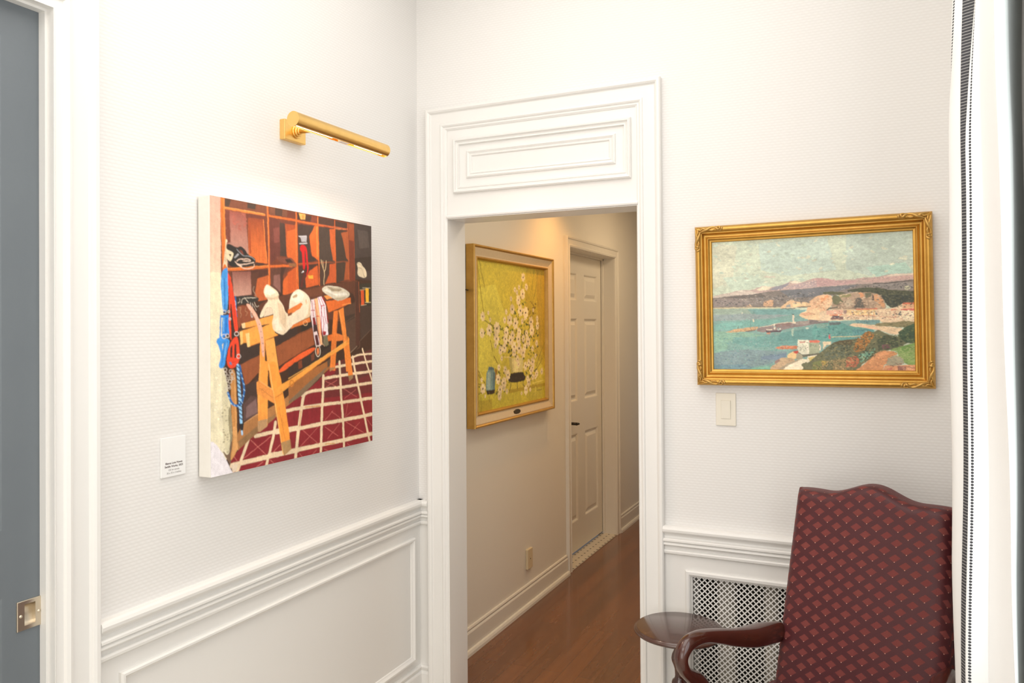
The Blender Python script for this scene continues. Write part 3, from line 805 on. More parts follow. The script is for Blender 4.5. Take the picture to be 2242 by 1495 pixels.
P 236 178 152 345 767 387 759 446 812 513 896 540 981 557 1164 528 1166 507 1027 480 924 433 840
L 150 110 110 4 503 917 503 918 501 919 500 920 498 919 497 918 496 917 497 916 498 914 500 914 501 915 503 916 503 917
L 150 110 110 4 520 971 520 972 518 973 517 974 515 973 514 972 513 971 514 969 515 968 517 968 518 968 520 970 520 971
L 150 110 110 4 531 1018 530 1019 529 1020 527 1021 525 1020 524 1019 524 1018 524 1016 525 1015 527 1015 529 1015 530 1016 531 1018
L 150 110 110 4 538 1065 537 1066 536 1067 534 1068 533 1067 531 1066 531 1065 531 1063 533 1062 534 1062 536 1062 537 1063 538 1065
L 150 110 110 4 541 1126 541 1127 540 1128 538 1129 536 1128 535 1127 535 1126 535 1124 536 1123 538 1123 540 1123 541 1124 541 1126
P 66 148 218 126 520 156 508 176 511 177 823 119 832 107 673 100 634 110 557
L 34 98 178 6 135 583 143 823
L 130 190 235 4 120 584 128 823
L 120 185 235 3 163 582 167 805
P 46 132 216 99 849 180 849 188 983 133 1008 85 1029 95 893
L 140 195 235 6 129 871 127 964
L 28 88 168 6 156 867 151 973
P 225 220 185 109 867 119 867 110 995 100 1007
P 60 145 222 73 1007 184 1021 188 1054 152 1137 142 1220 99 1236 74 1208 109 1153 79 1064 55 1046
P 225 215 182 112 1061 127 1052 119 1105
L 30 95 175 5 133 1044 122 1158 105 1210
L 140 200 238 5 160 1053 134 1154
L 30 95 175 5 169 1040 152 1115
P 232 72 40 174 540 202 575 209 633 172 634
P 232 70 40 172 582 208 580 266 867 275 976 236 980 203 737 195 805 212 1028 194 1033 174 894 189 822
L 185 45 28 5 184 590 194 733
L 185 45 28 4 215 670 255 966
P 60 40 34 195 805 207 769 231 979 236 1011 212 1019 200 894
P 232 70 40 227 1015 275 1003 295 1179 251 1227 195 1242 162 1217 157 1155 194 1050
P 64 38 34 195 1090 217 1064 213 1158 192 1157
P 64 38 34 237 1065 253 1056 260 1160 235 1164
L 195 48 30 4 164 1173 213 1198 288 1179
P 90 120 165 180 1194 201 1188 213 1211 195 1212
L 220 212 206 5 154 827 152 833 146 838 137 839 129 838 123 833 121 827 123 821 129 816 137 815 146 816 152 821 154 827
L 220 212 206 5 191 825 189 829 185 832 180 833 174 832 170 829 169 825 170 821 174 818 180 817 185 818 189 821 191 825
L 220 212 206 5 156 1004 153 1013 144 1019 133 1021 122 1018 113 1012 110 1003 113 995 121 989 133 987 144 990 153 996 156 1004
L 220 212 206 5 185 1001 183 1008 176 1013 166 1014 156 1012 149 1007 147 1000 149 993 156 988 166 986 176 988 183 993 185 1001
L 220 212 206 5 203 876 202 880 198 883 192 884 187 883 183 880 181 876 183 872 187 869 192 868 198 869 202 872 203 876
L 220 212 206 5 281 987 278 995 269 1001 258 1003 247 1000 239 994 236 986 239 978 247 972 258 970 269 973 277 979 281 987
L 220 212 206 5 298 1152 296 1160 288 1164 278 1166 268 1164 261 1158 258 1151 261 1144 268 1139 278 1137 288 1139 295 1145 298 1152
L 150 200 236 27 269 1221 279 1368 291 1478 302 1649
L 44 104 170 19 289 1223 308 1309 339 1385 320 1481 276 1518 209 1500 169 1413
L 34 60 98 8 255 1221 285 1241
L 34 60 98 8 257 1253 288 1273
L 34 60 98 7 260 1285 290 1305
L 34 60 98 8 262 1316 293 1337
L 34 60 98 8 265 1348 295 1368
L 34 60 98 7 267 1380 298 1400
L 34 60 98 8 270 1411 300 1432
L 34 60 98 8 272 1443 303 1464
L 34 60 98 8 274 1475 305 1496
L 34 60 98 8 277 1506 307 1528
L 34 60 98 8 279 1538 310 1560
L 34 60 98 8 282 1570 312 1591
L 34 60 98 8 284 1602 315 1623
L 170 210 240 5 297 1273 310 1284
L 170 210 240 6 310 1313 324 1324
L 170 210 240 6 325 1354 339 1365
L 170 210 240 6 329 1397 343 1408
L 170 210 240 6 319 1439 333 1450
L 170 210 240 6 303 1486 316 1498
L 170 210 240 6 269 1512 283 1523
L 170 210 240 6 227 1503 240 1514
L 170 210 240 6 194 1488 207 1499
L 170 210 240 6 173 1444 186 1455
L 170 210 240 5 165 1414 178 1425
P 40 40 44 283 1647 329 1651 321 1706 297 1703
L 170 205 235 18 309 1708 311 1729
L 206 196 182 5 159 1245 157 1251 151 1255 143 1256 135 1254 129 1249 127 1243 129 1237 135 1233 143 1232 151 1234 157 1239 159 1245
L 206 196 182 5 159 1272 157 1279 150 1283 142 1284 133 1282 126 1277 124 1270 126 1263 132 1259 141 1258 150 1260 157 1265 159 1272
L 206 196 182 4 184 1295 182 1300 176 1304 168 1306 160 1303 154 1299 151 1292 154 1287 159 1283 168 1282 176 1284 182 1289 184 1295
L 206 196 182 5 217 1261 214 1267 208 1272 199 1273 190 1270 183 1265 181 1258 183 1252 189 1248 199 1246 208 1249 214 1254 217 1261
L 206 196 182 5 231 1280 229 1287 221 1292 211 1293 201 1290 194 1285 191 1277 194 1270 201 1265 211 1264 221 1267 228 1272 231 1280
L 206 196 182 5 205 1332 203 1339 196 1343 187 1344 178 1342 171 1336 169 1329 171 1323 178 1319 187 1318 196 1320 203 1325 205 1332
L 206 196 182 5 175 1324 174 1329 169 1332 162 1333 156 1331 151 1327 149 1322 151 1317 156 1314 162 1313 169 1315 174 1319 175 1324
L 206 196 182 5 216 1312 213 1318 207 1322 199 1323 191 1320 185 1316 183 1310 185 1304 191 1300 199 1299 207 1301 213 1306 216 1312
L 206 196 182 5 190 1367 188 1372 182 1376 175 1377 168 1374 162 1370 160 1365 162 1359 167 1356 175 1355 182 1357 188 1361 190 1367
L 206 196 182 5 166 1386 165 1390 160 1393 155 1393 149 1392 145 1388 143 1384 145 1380 149 1377 155 1377 160 1378 164 1382 166 1386
L 206 196 182 4 199 1380 197 1384 193 1386 187 1387 182 1385 177 1382 176 1378 177 1374 181 1371 187 1370 193 1372 197 1375 199 1380
L 206 196 182 5 233 1313 231 1318 226 1321 220 1322 213 1320 208 1316 206 1311 208 1306 213 1303 220 1302 226 1304 231 1308 233 1313""",
'H': """P 198 206 184 -32 -248 2112 -69 2088 2057 -51 2062
P 190 204 190 504 60 1190 37 1280 518 823 581 526 475
P 186 198 184 1380 15 2023 -6 2017 490 1607 631 1375 524
P 206 206 182 13 24 276 81 220 609 7 750
P 178 204 188 1562 498 1928 449 1998 609 1653 640
P 196 208 188 117 565 475 547 624 704 218 791
D 202 204 182 60 23 13 24 2004 28 1998 595 7 750
D 192 206 188 60 23 13 24 2004 28 1998 595 7 750
L 204 194 176 17 575 571 665 587
L 208 196 176 11 550 573 625 600
P 190 166 156 1 857 79 830 249 792 316 765 402 784 513 729 554 716 638 742 752 711 812 669 861 649 944 691 1017 643 1085 624 1040 629 1122 623 1184 637 1255 670 1444 669 1542 645 1648 651 1744 624 1808 606 2011 609 2010 716 1419 758 1039 798 1084 793 722 813 497 848 0 895
P 200 186 172 1 857 249 796 422 792 497 833 0 888
P 216 206 190 270 789 316 765 361 793 321 799
P 224 212 186 473 768 554 717 638 739 598 782 498 792
P 224 214 192 812 684 866 650 944 687 885 699
P 224 206 186 1721 648 1808 609 2007 611 2006 634 1790 642
P 150 146 152 608 782 673 731 752 712 822 681 792 728 722 787
P 196 160 156 1040 637 1136 627 1326 688 1513 690 1373 738 1039 758
P 178 158 156 772 756 919 704 1085 654 1084 756 821 773
P 205 172 162 1513 698 1744 652 1997 638 1997 680 1652 726
P 136 126 118 0 880 130 870 249 845 396 859 523 819 712 791 957 780 1084 764 1039 765 1197 762 1373 745 1513 741 1652 741 1798 723 2010 695 2008 893 1742 874 1371 879 1134 913 1037 982 1042 1019 1013 1062 -1 1048
P 120 120 122 712 798 1084 771 1513 748 1325 826 1038 908 819 907
P 148 136 130 5 903 320 886 420 995 4 1025
P 112 104 98 130 878 523 827 572 889 269 899
P 148 140 134 1605 753 1996 730 1995 843 1742 824
L 88 84 84 11 1629 740 1743 738 1902 725 1997 705
D 206 192 168 36 6 63 890 918 837 1013 981 113 1014
D 104 108 104 40 11 63 890 918 837 1013 981 113 1014
D 214 206 190 16 5 1135 774 1969 756 1968 834 1230 807
P 200 196 165 1910 796 1960 784 1968 834 1923 850
P 84 86 68 1367 835 1433 809 1536 789 1651 798 1742 824 1810 841 2008 865 2005 1133 1898 1115 1767 1100 1687 900 1627 872 1465 858
P 70 74 64 1686 914 1994 913 1993 1027 1898 1087 1785 1090
D 104 102 74 40 10 1696 843 1995 878 1993 1012 1785 1075
D 60 66 62 40 10 1696 843 1995 878 1993 1012 1785 1075
P 96 96 72 1144 840 1230 833 1367 857 1305 885 1153 871
P 224 182 144 988 1061 1008 973 1086 889 1206 872 1244 932 1233 1041 1165 1118 1179 1177 1034 1268 986 1267
P 226 158 112 1119 934 1191 884 1206 916 1123 996
P 206 168 136 1047 975 1100 911 1109 948 1055 1063
P 234 198 160 1133 1008 1229 953 1233 1033 1165 1104
P 176 150 126 1243 932 1305 905 1442 860 1493 859 1627 870 1687 900 1713 958 1755 1099 1693 1122 1179 1112 1237 1041
P 110 110 82 1234 888 1305 898 1323 957 1344 1001 1304 1029 1266 1036 1238 997
P 140 134 92 1286 883 1418 867 1418 917 1324 928
P 98 94 86 1459 948 1492 933 1517 965 1543 1082 1444 1079 1450 1027
P 216 156 114 1486 866 1528 868 1541 915 1515 954
P 212 158 116 1631 898 1673 891 1713 973 1742 1092 1703 1090 1662 1006 1626 973
P 82 74 70 1615 893 1632 919 1627 994 1616 987
P 110 108 86 1549 872 1613 875 1603 932 1552 945
P 196 176 150 1342 979 1408 953 1444 1041 1369 1075
P 202 168 136 1635 1041 1694 1043 1684 1100 1634 1091
L 150 130 112 9 1571 945 1579 1068
L 214 190 160 9 1305 905 1390 873 1484 854
D 150 128 108 24 8 1342 958 1622 940 1648 1078 1341 1074
P 104 100 86 1163 1129 1199 1076 1294 1056 1296 1073 1203 1094 1175 1144
P 228 200 166 1006 1179 1180 1104 1462 1101 1785 1112 1890 1051 1894 1023 2006 1027 2003 1310 1691 1312 1683 1266 1348 1257 1211 1269 1092 1278 1005 1247
P 226 178 152 1184 1109 1341 1110 1342 1179 1172 1173
P 222 140 100 1207 1175 1347 1175 1302 1196 1210 1191
P 230 196 142 1369 1112 1643 1113 1638 1201 1368 1185
P 210 124 98 1458 1100 1657 1094 1657 1112 1458 1115
P 224 176 138 1890 1040 2002 1045 2001 1119 1893 1115
P 212 122 92 1890 1022 2002 1023 2002 1048 1892 1051
P 206 110 96 1871 1116 2003 1110 2003 1148 1875 1134
P 214 140 112 1785 1115 1826 1109 1855 1129 1784 1134
P 234 216 182 1884 1134 2004 1146 2003 1306 1918 1301 1883 1232
P 108 110 106 1852 1156 1882 1151 1880 1208 1854 1207
P 90 92 98 1641 1117 1661 1185 1647 1194
P 134 104 98 1209 1247 1236 1188 1302 1197 1350 1220 1346 1251
P 92 90 98 1240 1216 1293 1188 1302 1225
L 190 110 90 5 1614 1213 1847 1231
L 206 120 100 6 1368 1198 1637 1203
L 150 130 110 6 1583 1147 1581 1262
L 120 110 100 4 1807 1190 1810 1276
P 170 140 130 1345 1117 1371 1115 1370 1169 1345 1168
D 180 140 112 60 5 1184 1119 2001 1154 1999 1288 1367 1248
D 244 226 196 50 6 1035 1180 2001 1140 1999 1288 1178 1243
P 228 196 156 898 1154 1003 1105 1109 1065 1107 1255 972 1231 905 1194
P 216 168 134 915 1154 1002 1128 1060 1159 963 1192
P 222 186 146 759 1012 789 965 851 929 863 975 989 980 1032 1026 1013 1051 891 1059 779 1057 722 1074 730 1022
P 236 206 160 838 996 965 994 984 1031 843 1041
P 206 166 132 546 970 617 927 651 944 638 1037 538 1039
P 214 180 146 359 1023 400 994 435 1030
P 150 150 146 779 1024 818 1010 823 1051 779 1053
L 202 188 154 20 -1 1044 369 1042 720 1053
L 110 104 98 11 420 1031 670 1040
L 96 88 80 12 719 1075 862 1071
L 100 94 86 12 891 1057 1022 1047
P 132 166 157 -12 1051 719 1070 1007 1098 900 1154 914 1198 991 1245 1034 1268 1320 1269 1683 1272 1682 1330 1617 1400 1505 1527 1222 1587 1173 1768 1026 2060 -20 2062
P 158 174 158 -1 1056 369 1061 419 1138 -2 1147
P 150 162 160 -2 1147 318 1135 817 1166 619 1219 -3 1246
P 123 162 157 420 1078 988 1098 890 1161 469 1155
P 127 173 162 13 1278 367 1250 816 1233 658 1295 468 1328 162 1381 12 1400
P 139 175 154 12 1400 416 1432 567 1480 263 1549 10 1560
P 119 162 154 212 1503 814 1470 887 1545 886 1633 465 1657 212 1593
P 110 155 149 716 1438 1078 1358 1076 1555 892 1545 665 1571
P 130 150 152 9 1743 313 1678 664 1719 787 1706 762 1765 613 1912 412 1956 7 1925
P 118 136 150 514 1792 782 1735 762 1809 653 1845 513 1845
P 116 146 154 7 1933 311 1919 462 1964 310 1998 7 1998
P 129 178 157 412 1971 612 1934 607 1998 401 1998
P 139 176 157 10 1560 171 1547 149 1683 9 1743
P 104 156 147 1034 1298 1320 1284 1390 1358 1617 1396 1644 1436 1505 1527 1222 1587 1103 1556 1031 1547
P 96 145 144 1413 1395 1617 1400 1598 1471 1435 1482
P 130 160 146 1062 1314 1192 1310 1191 1375 1081 1365
D 110 148 152 96 7 19 1164 817 1144 714 1705 612 1972 12 1986
D 148 182 162 96 7 19 1164 817 1144 714 1705 612 1972 12 1986
D 126 174 164 80 7 19 1164 817 1144 714 1705 612 1972 12 1986
D 134 150 156 64 7 19 1164 817 1144 714 1705 612 1972 12 1986
D 180 200 180 10 4 32 1454 716 1431 714 1616 55 1758
D 112 170 158 30 7 1043 1328 1598 1399 1458 1512 1079 1548
D 78 138 136 24 7 1043 1328 1598 1399 1458 1512 1079 1548
P 145 130 126 454 1414 493 1343 643 1317 658 1294 835 1278 870 1273 1107 1245 1106 1302 913 1350 840 1361 736 1395 567 1424
P 166 152 142 875 1279 1107 1256 1107 1285 879 1323
P 150 125 118 663 1303 835 1285 815 1329 662 1348
P 202 166 126 113 1423 188 1398 244 1367 468 1334 493 1347 460 1389 366 1409 244 1422
D 150 118 92 22 5 187 1404 457 1365 457 1387 244 1420
L 224 208 180 8 498 1347 643 1317 660 1295 835 1278
P 230 216 190 839 1167 854 1168 858 1280 834 1279
P 70 66 66 841 1152 854 1153 854 1169 840 1169
P 228 212 184 833 1275 871 1272 870 1303 835 1299
P 228 216 192 644 1301 657 1295 661 1381 647 1386
P 92 74 82 558 1391 572 1411 736 1395 716 1425 567 1429
P 224 212 190 568 1378 635 1380 635 1393 567 1391
P 222 214 198 682 1372 717 1365 721 1382 682 1387
P 206 140 110 572 1431 613 1428 607 1455 574 1451
P 116 98 92 348 1401 460 1387 452 1399 366 1417
P 228 216 186 431 1218 441 1222 443 1263 433 1267
P 222 214 188 315 1113 320 1117 321 1145 315 1144
L 96 110 104 4 404 1213 405 1379
P 176 196 176 825 1381 849 1367 843 1485 829 1494
P 206 206 190 966 1362 995 1359 1000 1382 976 1386
L 84 80 76 6 275 1315 270 1368
P 130 120 116 1005 1246 1206 1265 1194 1289 1106 1309 1005 1308
P 100 110 108 1197 1288 1315 1284 1301 1329 1201 1332
L 222 206 178 6 1092 1267 1216 1265 1339 1263
P 119 152 150 1451 1259 1683 1266 1678 1310 1460 1311
D 70 96 100 18 5 1461 1259 1678 1269 1673 1308 1460 1306
L 90 100 96 4 1582 1169 1583 1291
L 90 100 96 3 1614 1192 1614 1292
P 230 202 166 1385 1347 1428 1300 1622 1336 1872 1385 1888 1406 1844 1478 1799 1484 1690 1417 1571 1386
P 236 190 156 1460 1331 1626 1364 1690 1416 1571 1384
P 140 130 96 1622 1330 1701 1302 1828 1305 1919 1278 2006 1302 2005 1360 1890 1387 1737 1354 1663 1362
D 110 108 78 24 8 1645 1336 1918 1294 1999 1317 1890 1378
L 200 165 130 6 1691 1366 1826 1440
P 226 222 198 886 1545 989 1547 999 1756 938 1768 885 1718
P 166 170 142 998 1583 1104 1581 1102 1753 999 1756
P 166 170 142 1002 1587 1101 1589 1102 1735 1000 1748
P 216 126 102 998 1563 1104 1545 1104 1587 1004 1591
P 214 120 96 1002 1556 1089 1548 1094 1578 1002 1591
P 198 150 132 901 1566 969 1567 959 1592 906 1591
P 238 230 208 973 1546 996 1547 1000 1756 977 1756
D 150 150 128 24 7 905 1611 969 1612 972 1737 905 1700
D 120 130 110 14 7 1007 1613 1076 1614 1075 1650 1007 1650
D 140 130 104 6 6 979 1568 992 1569 991 1664 980 1664
P 230 208 172 1136 1578 1220 1571 1212 1617 1170 1624 1139 1691
L 226 210 190 19 1107 1622 1109 1695
P 206 132 96 652 1669 684 1649 724 1629 883 1633 883 1686 684 1681
D 170 88 68 20 6 714 1646 881 1644 880 1681 694 1675
D 222 160 120 14 6 714 1634 881 1637 881 1663 694 1668
P 234 198 144 779 1791 792 1750 836 1721 877 1766 865 1828 781 1828
P 206 86 70 834 1723 885 1705 896 1729 871 1760
P 166 156 132 871 1760 896 1729 940 1781 933 1834 870 1833
L 84 76 72 7 890 1729 933 1770
P 110 108 92 923 1766 996 1759 1102 1739 1102 1768 981 1796 933 1810
P 194 166 132 602 2001 605 1949 702 1875 688 1823 781 1809 884 1839 741 1950 671 2001
P 152 122 112 645 1906 653 1860 693 1829 703 1868 662 1903
P 234 222 194 711 2001 879 1839 971 1833 986 1789 1102 1764 1100 2001
P 170 155 130 671 2001 781 1898 884 1839 913 1845 785 1927 726 2001
D 170 140 112 16 8 612 1949 702 1883 859 1839 661 1986
P 212 190 120 986 1811 1074 1782 1073 1855 1005 1862
P 110 110 82 970 1899 1028 1840 1077 1768 1126 1717 1232 1587 1336 1545 1439 1547 1505 1484 1571 1412 1621 1450 1663 1397 1708 1445 1790 1489 1844 1519 1854 1448 1917 1368 2006 1307 2002 1614 1915 1598 1869 1675 1765 1703 1641 1730 1571 1851 1501 1908 1481 2005 907 2005 951 1965 900 1917 981 1866
P 164 114 62 1419 1698 1458 1569 1505 1484 1571 1419 1644 1486 1578 1586 1531 1700 1456 1742
P 80 86 66 1652 1558 1735 1481 1844 1533 1849 1654 1778 1678 1664 1705
P 70 90 66 1847 1448 1917 1370 2005 1317 2002 1607 1915 1595 1862 1537
P 104 110 90 1149 1768 1222 1623 1387 1582 1418 1771 1267 1831 1163 1841
P 96 84 60 1232 1591 1336 1549 1439 1551 1410 1626 1298 1624
P 118 84 84 1692 1630 1779 1617 1774 1667 1701 1687
P 120 160 132 1474 1757 1572 1736 1624 1654 1639 1701 1547 1847 1505 1897 1483 1832
P 180 104 76 1361 1813 1455 1782 1485 1843 1456 1947 1360 1954
P 176 150 80 1119 1855 1178 1870 1171 1932 1124 1917
P 150 130 92 1229 1842 1361 1828 1360 1998 1228 1998
P 124 128 78 1028 1884 1120 1848 1118 1998 1027 1998
D 84 86 62 110 9 1149 1768 1231 1609 1439 1562 1418 1771 1220 1841
D 134 126 88 88 9 1077 1804 1231 1609 1439 1562 1455 1843 1124 1914
D 190 130 60 66 9 1424 1691 1505 1498 1570 1428 1634 1486 1531 1693
D 110 84 50 52 9 1424 1691 1505 1498 1570 1428 1634 1486 1531 1693
D 56 72 56 88 9 1661 1558 1735 1488 2003 1367 2000 1592 1779 1667
D 108 116 76 66 9 1661 1558 1735 1488 2003 1367 2000 1592 1779 1667
D 150 190 160 52 9 1479 1764 1623 1665 1632 1701 1505 1886
D 60 92 84 35 9 1479 1764 1623 1665 1632 1701 1505 1886
D 190 158 110 88 8 1042 1914 1229 1842 1455 1814 1453 1987 1041 1987
D 96 92 66 88 8 1042 1914 1229 1842 1455 1814 1453 1987 1041 1987
P 206 146 100 1439 2005 1538 1890 1594 1808 1650 1730 1733 1701 1848 1739 1834 1769 1759 1799 1722 1891 1695 2005
P 224 158 112 1584 1844 1659 1744 1732 1724 1759 1759 1640 1844
P 134 160 94 1762 1699 1869 1651 2002 1596 1999 1913 1911 1913 1845 1778 1844 1728
P 112 148 78 1851 1661 1995 1614 1995 1691 1868 1732
P 166 156 130 1719 1891 1759 1796 1832 1773 1891 1817 1904 1892 1821 1927 1730 1927
P 212 152 112 1693 2005 1721 1924 1821 1925 1911 1911 2001 1911 2000 2005
P 205 120 100 1730 1980 1794 1944 1775 1987
P 154 108 96 1841 1930 1907 1931 1906 1984 1841 1984
D 230 172 122 30 9 1547 1908 1650 1751 1823 1739 1722 1880
D 186 116 80 24 8 1500 1973 1650 1751 1823 1739 1708 1916
D 160 178 114 30 9 1778 1703 1995 1635 1992 1896 1903 1888
D 108 140 80 20 9 1778 1703 1995 1635 1992 1896 1903 1888
D 140 146 128 24 8 1726 1902 1763 1809 1885 1824 1894 1888
D 232 178 140 20 9 1707 1987 1992 1924 1991 1987
D 96 92 92 70 10 10 919 1063 829 1013 1003 62 1012
D 158 148 142 60 10 10 919 1063 829 1013 1003 62 1012
D 172 150 152 40 10 623 794 1085 668 1084 756 722 784
D 204 180 170 36 10 623 794 1085 668 1084 756 722 784
D 178 152 148 40 10 1040 651 1997 645 1997 701 1039 754
D 206 178 168 36 10 1040 651 1997 645 1997 687 1039 725
D 94 92 92 50 9 1325 768 1996 744 1995 843 1512 784
D 104 104 80 70 9 1696 843 1995 878 1992 1090 1785 1090
D 60 64 54 70 9 1381 847 1651 812 1995 871 1992 1090 1785 1090 1687 893
D 202 176 148 60 10 1323 942 1696 900 1739 1095 1251 1092
D 126 108 92 50 10 1323 942 1696 900 1739 1095 1251 1092
D 238 200 160 40 10 1037 967 1196 879 1238 953 1165 1111 1035 1202
D 200 146 112 30 10 1037 967 1196 879 1238 953 1165 1111 1035 1202
D 196 150 128 70 9 1179 1112 2001 1133 1999 1288 1358 1248
D 246 228 198 70 9 1179 1112 2001 1133 1999 1288 1358 1248
D 126 110 104 40 9 1369 1133 2001 1154 1999 1267 1367 1241
D 122 162 156 60 11 1043 1328 1617 1400 1505 1527 1079 1555
D 84 132 130 50 11 1043 1328 1617 1400 1505 1527 1079 1555
D 96 98 70 110 11 1086 1841 1232 1594 1439 1554 1570 1428 1844 1533 1760 1695 1571 1844 1481 1987 1056 1987
D 138 130 90 90 11 1086 1841 1232 1594 1439 1554 1570 1428 1844 1533 1760 1695 1571 1844 1481 1987 1056 1987
D 72 76 56 90 11 1086 1841 1232 1594 1439 1554 1570 1428 1844 1533 1760 1695 1571 1844
D 214 150 104 60 10 1453 1998 1650 1737 1832 1746 1698 1998
D 150 168 108 70 10 1769 1703 1995 1614 1992 1903 1850 1774
D 104 128 140 70 9 14 1743 763 1720 612 1949 12 1979
D 146 164 160 70 9 18 1301 815 1322 812 1691 14 1728
D 112 156 152 70 10 16 1453 863 1448 812 1706 14 1728
L 118 74 68 7 1822 1889 1848 1916 1876 1892
L 118 74 68 7 1767 1924 1798 1930
L 118 74 68 7 1839 1937 1839 1991
L 118 74 68 6 1841 1984 1906 1986 1909 1938
L 118 74 68 6 1911 1934 1956 1948 1994 1959
L 118 74 68 6 1853 1895 1880 1902
P 202 90 90 1192 1496 1201 1463 1209 1492 1214 1535 1197 1537
L 212 196 152 10 1223 1507 1337 1502 1510 1495
D 150 120 84 8 4 1233 1504 1505 1494 1505 1502 1232 1511
L 70 96 100 5 1474 1397 1475 1483""",
'F': """P 186 172 62 -60 -48 2157 -60 2194 2096 -55 2058
P 196 186 76 -10 397 520 300 806 743 646 1450 -3 1480
P 176 156 50 1407 12 2062 -10 2098 1635 1626 1255 1354 580
P 166 140 46 1698 16 2062 7 2100 1455 1812 1175
P 178 168 58 -3 1758 860 1816 2057 1794 2055 2062 -3 2029
P 162 146 50 -3 1846 409 1855 409 2061 -3 2036
P 160 140 42 860 1768 1979 1760 1998 1806 892 1819
L 146 130 42 18 53 13 143 391 208 675
L 146 130 42 19 117 7 182 210 247 357
L 146 130 42 22 1663 10 1610 179 1574 329
L 146 130 42 22 1787 18 1714 290 1642 458
L 146 130 42 22 1895 27 1856 401
L 138 122 40 16 37 1380 131 1535 254 1650
L 138 122 40 16 50 1484 171 1583 240 1618
L 138 122 40 17 23 1614 171 1642
L 138 122 40 20 1985 1136 1792 1350 1716 1485
L 138 122 40 20 1906 1373 1697 1554
L 138 122 40 17 468 1283 586 1399
L 138 122 40 16 382 1065 439 1205
L 138 122 40 16 137 1803 151 1997
L 138 122 40 17 338 1809 352 1887
L 138 122 40 16 37 1763 240 1739
L 206 194 96 15 77 1427 213 1571
L 206 194 96 18 1677 1803 1657 1931
L 206 194 96 15 63 1780 77 2003
L 206 194 96 17 1586 1735 1960 1714
L 96 92 34 13 1274 222 1257 359 1175 662 1079 976
L 96 92 34 13 958 510 965 588 1002 820 1079 1015
L 96 92 34 12 194 782 408 855 660 916 925 996
L 96 92 34 11 354 746 361 818 546 967
L 96 92 34 13 1589 657 1571 821 1351 1021
L 96 92 34 13 1745 805 1673 970 1434 1063
D 80 84 30 70 22 287 854 603 856 866 743 1113 545 1371 515 1503 780 1780 863 1778 1055 117 1016
D 116 122 44 50 19 287 854 603 856 866 743 1113 545 1371 515 1503 780 1780 863 1778 1055 117 1016
D 120 100 30 24 19 1355 459 1695 490 1746 738 1469 740
D 70 72 32 70 23 440 989 1795 1016 1715 1607 1461 1758 1288 1492 1289 1325 894 1305 646 1277
D 116 116 48 46 18 440 989 1795 1016 1715 1607 1461 1758 1288 1492 1289 1325 894 1305 646 1277
D 92 92 36 40 19 511 1518 646 1481 925 1508 892 1707 705 1848 525 1813
D 92 92 36 12 16 63 1596 254 1612 254 1755 130 1758
P 196 186 124 875 1320 1293 1342 1274 1541 925 1534
P 168 158 96 875 1320 958 1332 981 1535 925 1534
P 212 200 140 1022 1352 1154 1359 1136 1531 1021 1527
L 206 190 130 14 730 1301 926 1314
P 44 36 28 912 1540 1288 1540 1302 1577 1360 1615 1356 1648 1330 1673 1186 1677 1119 1686 924 1670 845 1639 861 1592 924 1573
L 66 54 40 8 925 1549 1288 1550
D 80 64 46 12 8 893 1603 1322 1612 1287 1659 924 1645
L 46 38 28 14 921 1661 927 1726 879 1786 873 1814
L 46 38 28 14 1114 1678 1118 1777
L 46 38 28 14 1291 1676 1290 1734 1325 1767
P 112 142 142 271 1500 310 1458 468 1469 500 1517 490 1750 265 1730
P 146 168 160 303 1488 381 1482 374 1721 293 1718
P 84 112 118 446 1483 500 1517 490 1748 431 1742
P 84 108 118 313 1458 332 1421 410 1417 468 1446 471 1470
P 46 36 26 265 1726 490 1737 482 1786 299 1788
P 150 112 40 497 1440 556 1475 526 1612 500 1595
L 160 150 120 6 331 1755 352 1769
F 1307 160 60
F 1405 296 48
F 1289 405 72
F 1185 314 33
F 1059 351 36
F 1121 388 36
F 950 487 34
F 1160 497 66
F 980 634 68
F 1215 650 78
F 1378 676 80
F 807 675 35
F 903 789 80
F 1072 835 82
F 762 789 42
F 1545 813 73
F 1745 763 42
F 1753 871 55
F 194 743 56
F 334 695 25
F 381 789 29
F 354 927 71
F 553 908 82
F 175 964 60
F 806 964 69
F 1570 944 76
F 1271 804 40
F 1174 962 57
F 1401 982 49
F 532 1003 55
F 986 1005 62
F 1353 756 32
F 1615 632 28
F 542 1046 76
F 512 1130 44
F 785 1052 67
F 753 1178 62
F 646 1206 56
F 927 1072 68
F 1023 1172 77
F 1155 1061 70
F 1172 1194 78
F 1308 1057 52
F 1447 1103 76
F 1290 1266 69
F 1342 1184 52
F 1121 1349 51
F 1023 1254 59
F 1154 1425 42
F 1588 1417 72
F 1590 1210 43
F 1719 1137 45
F 1358 1463 60
F 1463 1427 53
F 1588 1503 52
F 1533 1542 52
F 1715 1598 53
F 1885 1575 46
F 1678 1639 43
F 1587 1641 43
F 1461 1707 63
F 1373 1818 65
F 601 1439 40
F 768 1481 50
F 845 1559 67
F 578 1601 65
F 729 1661 71
F 630 1746 58
F 614 1831 53
F 813 1788 36
F 185 1696 63
F 158 1581 30
F 736 1733 41
F 1426 1653 43
F 1505 1822 30
F 1235 1854 25
F 1680 1327 35
F 676 1318 31
F 240 1799 22
L 110 84 30 7 1713 1855 1882 1853"""}
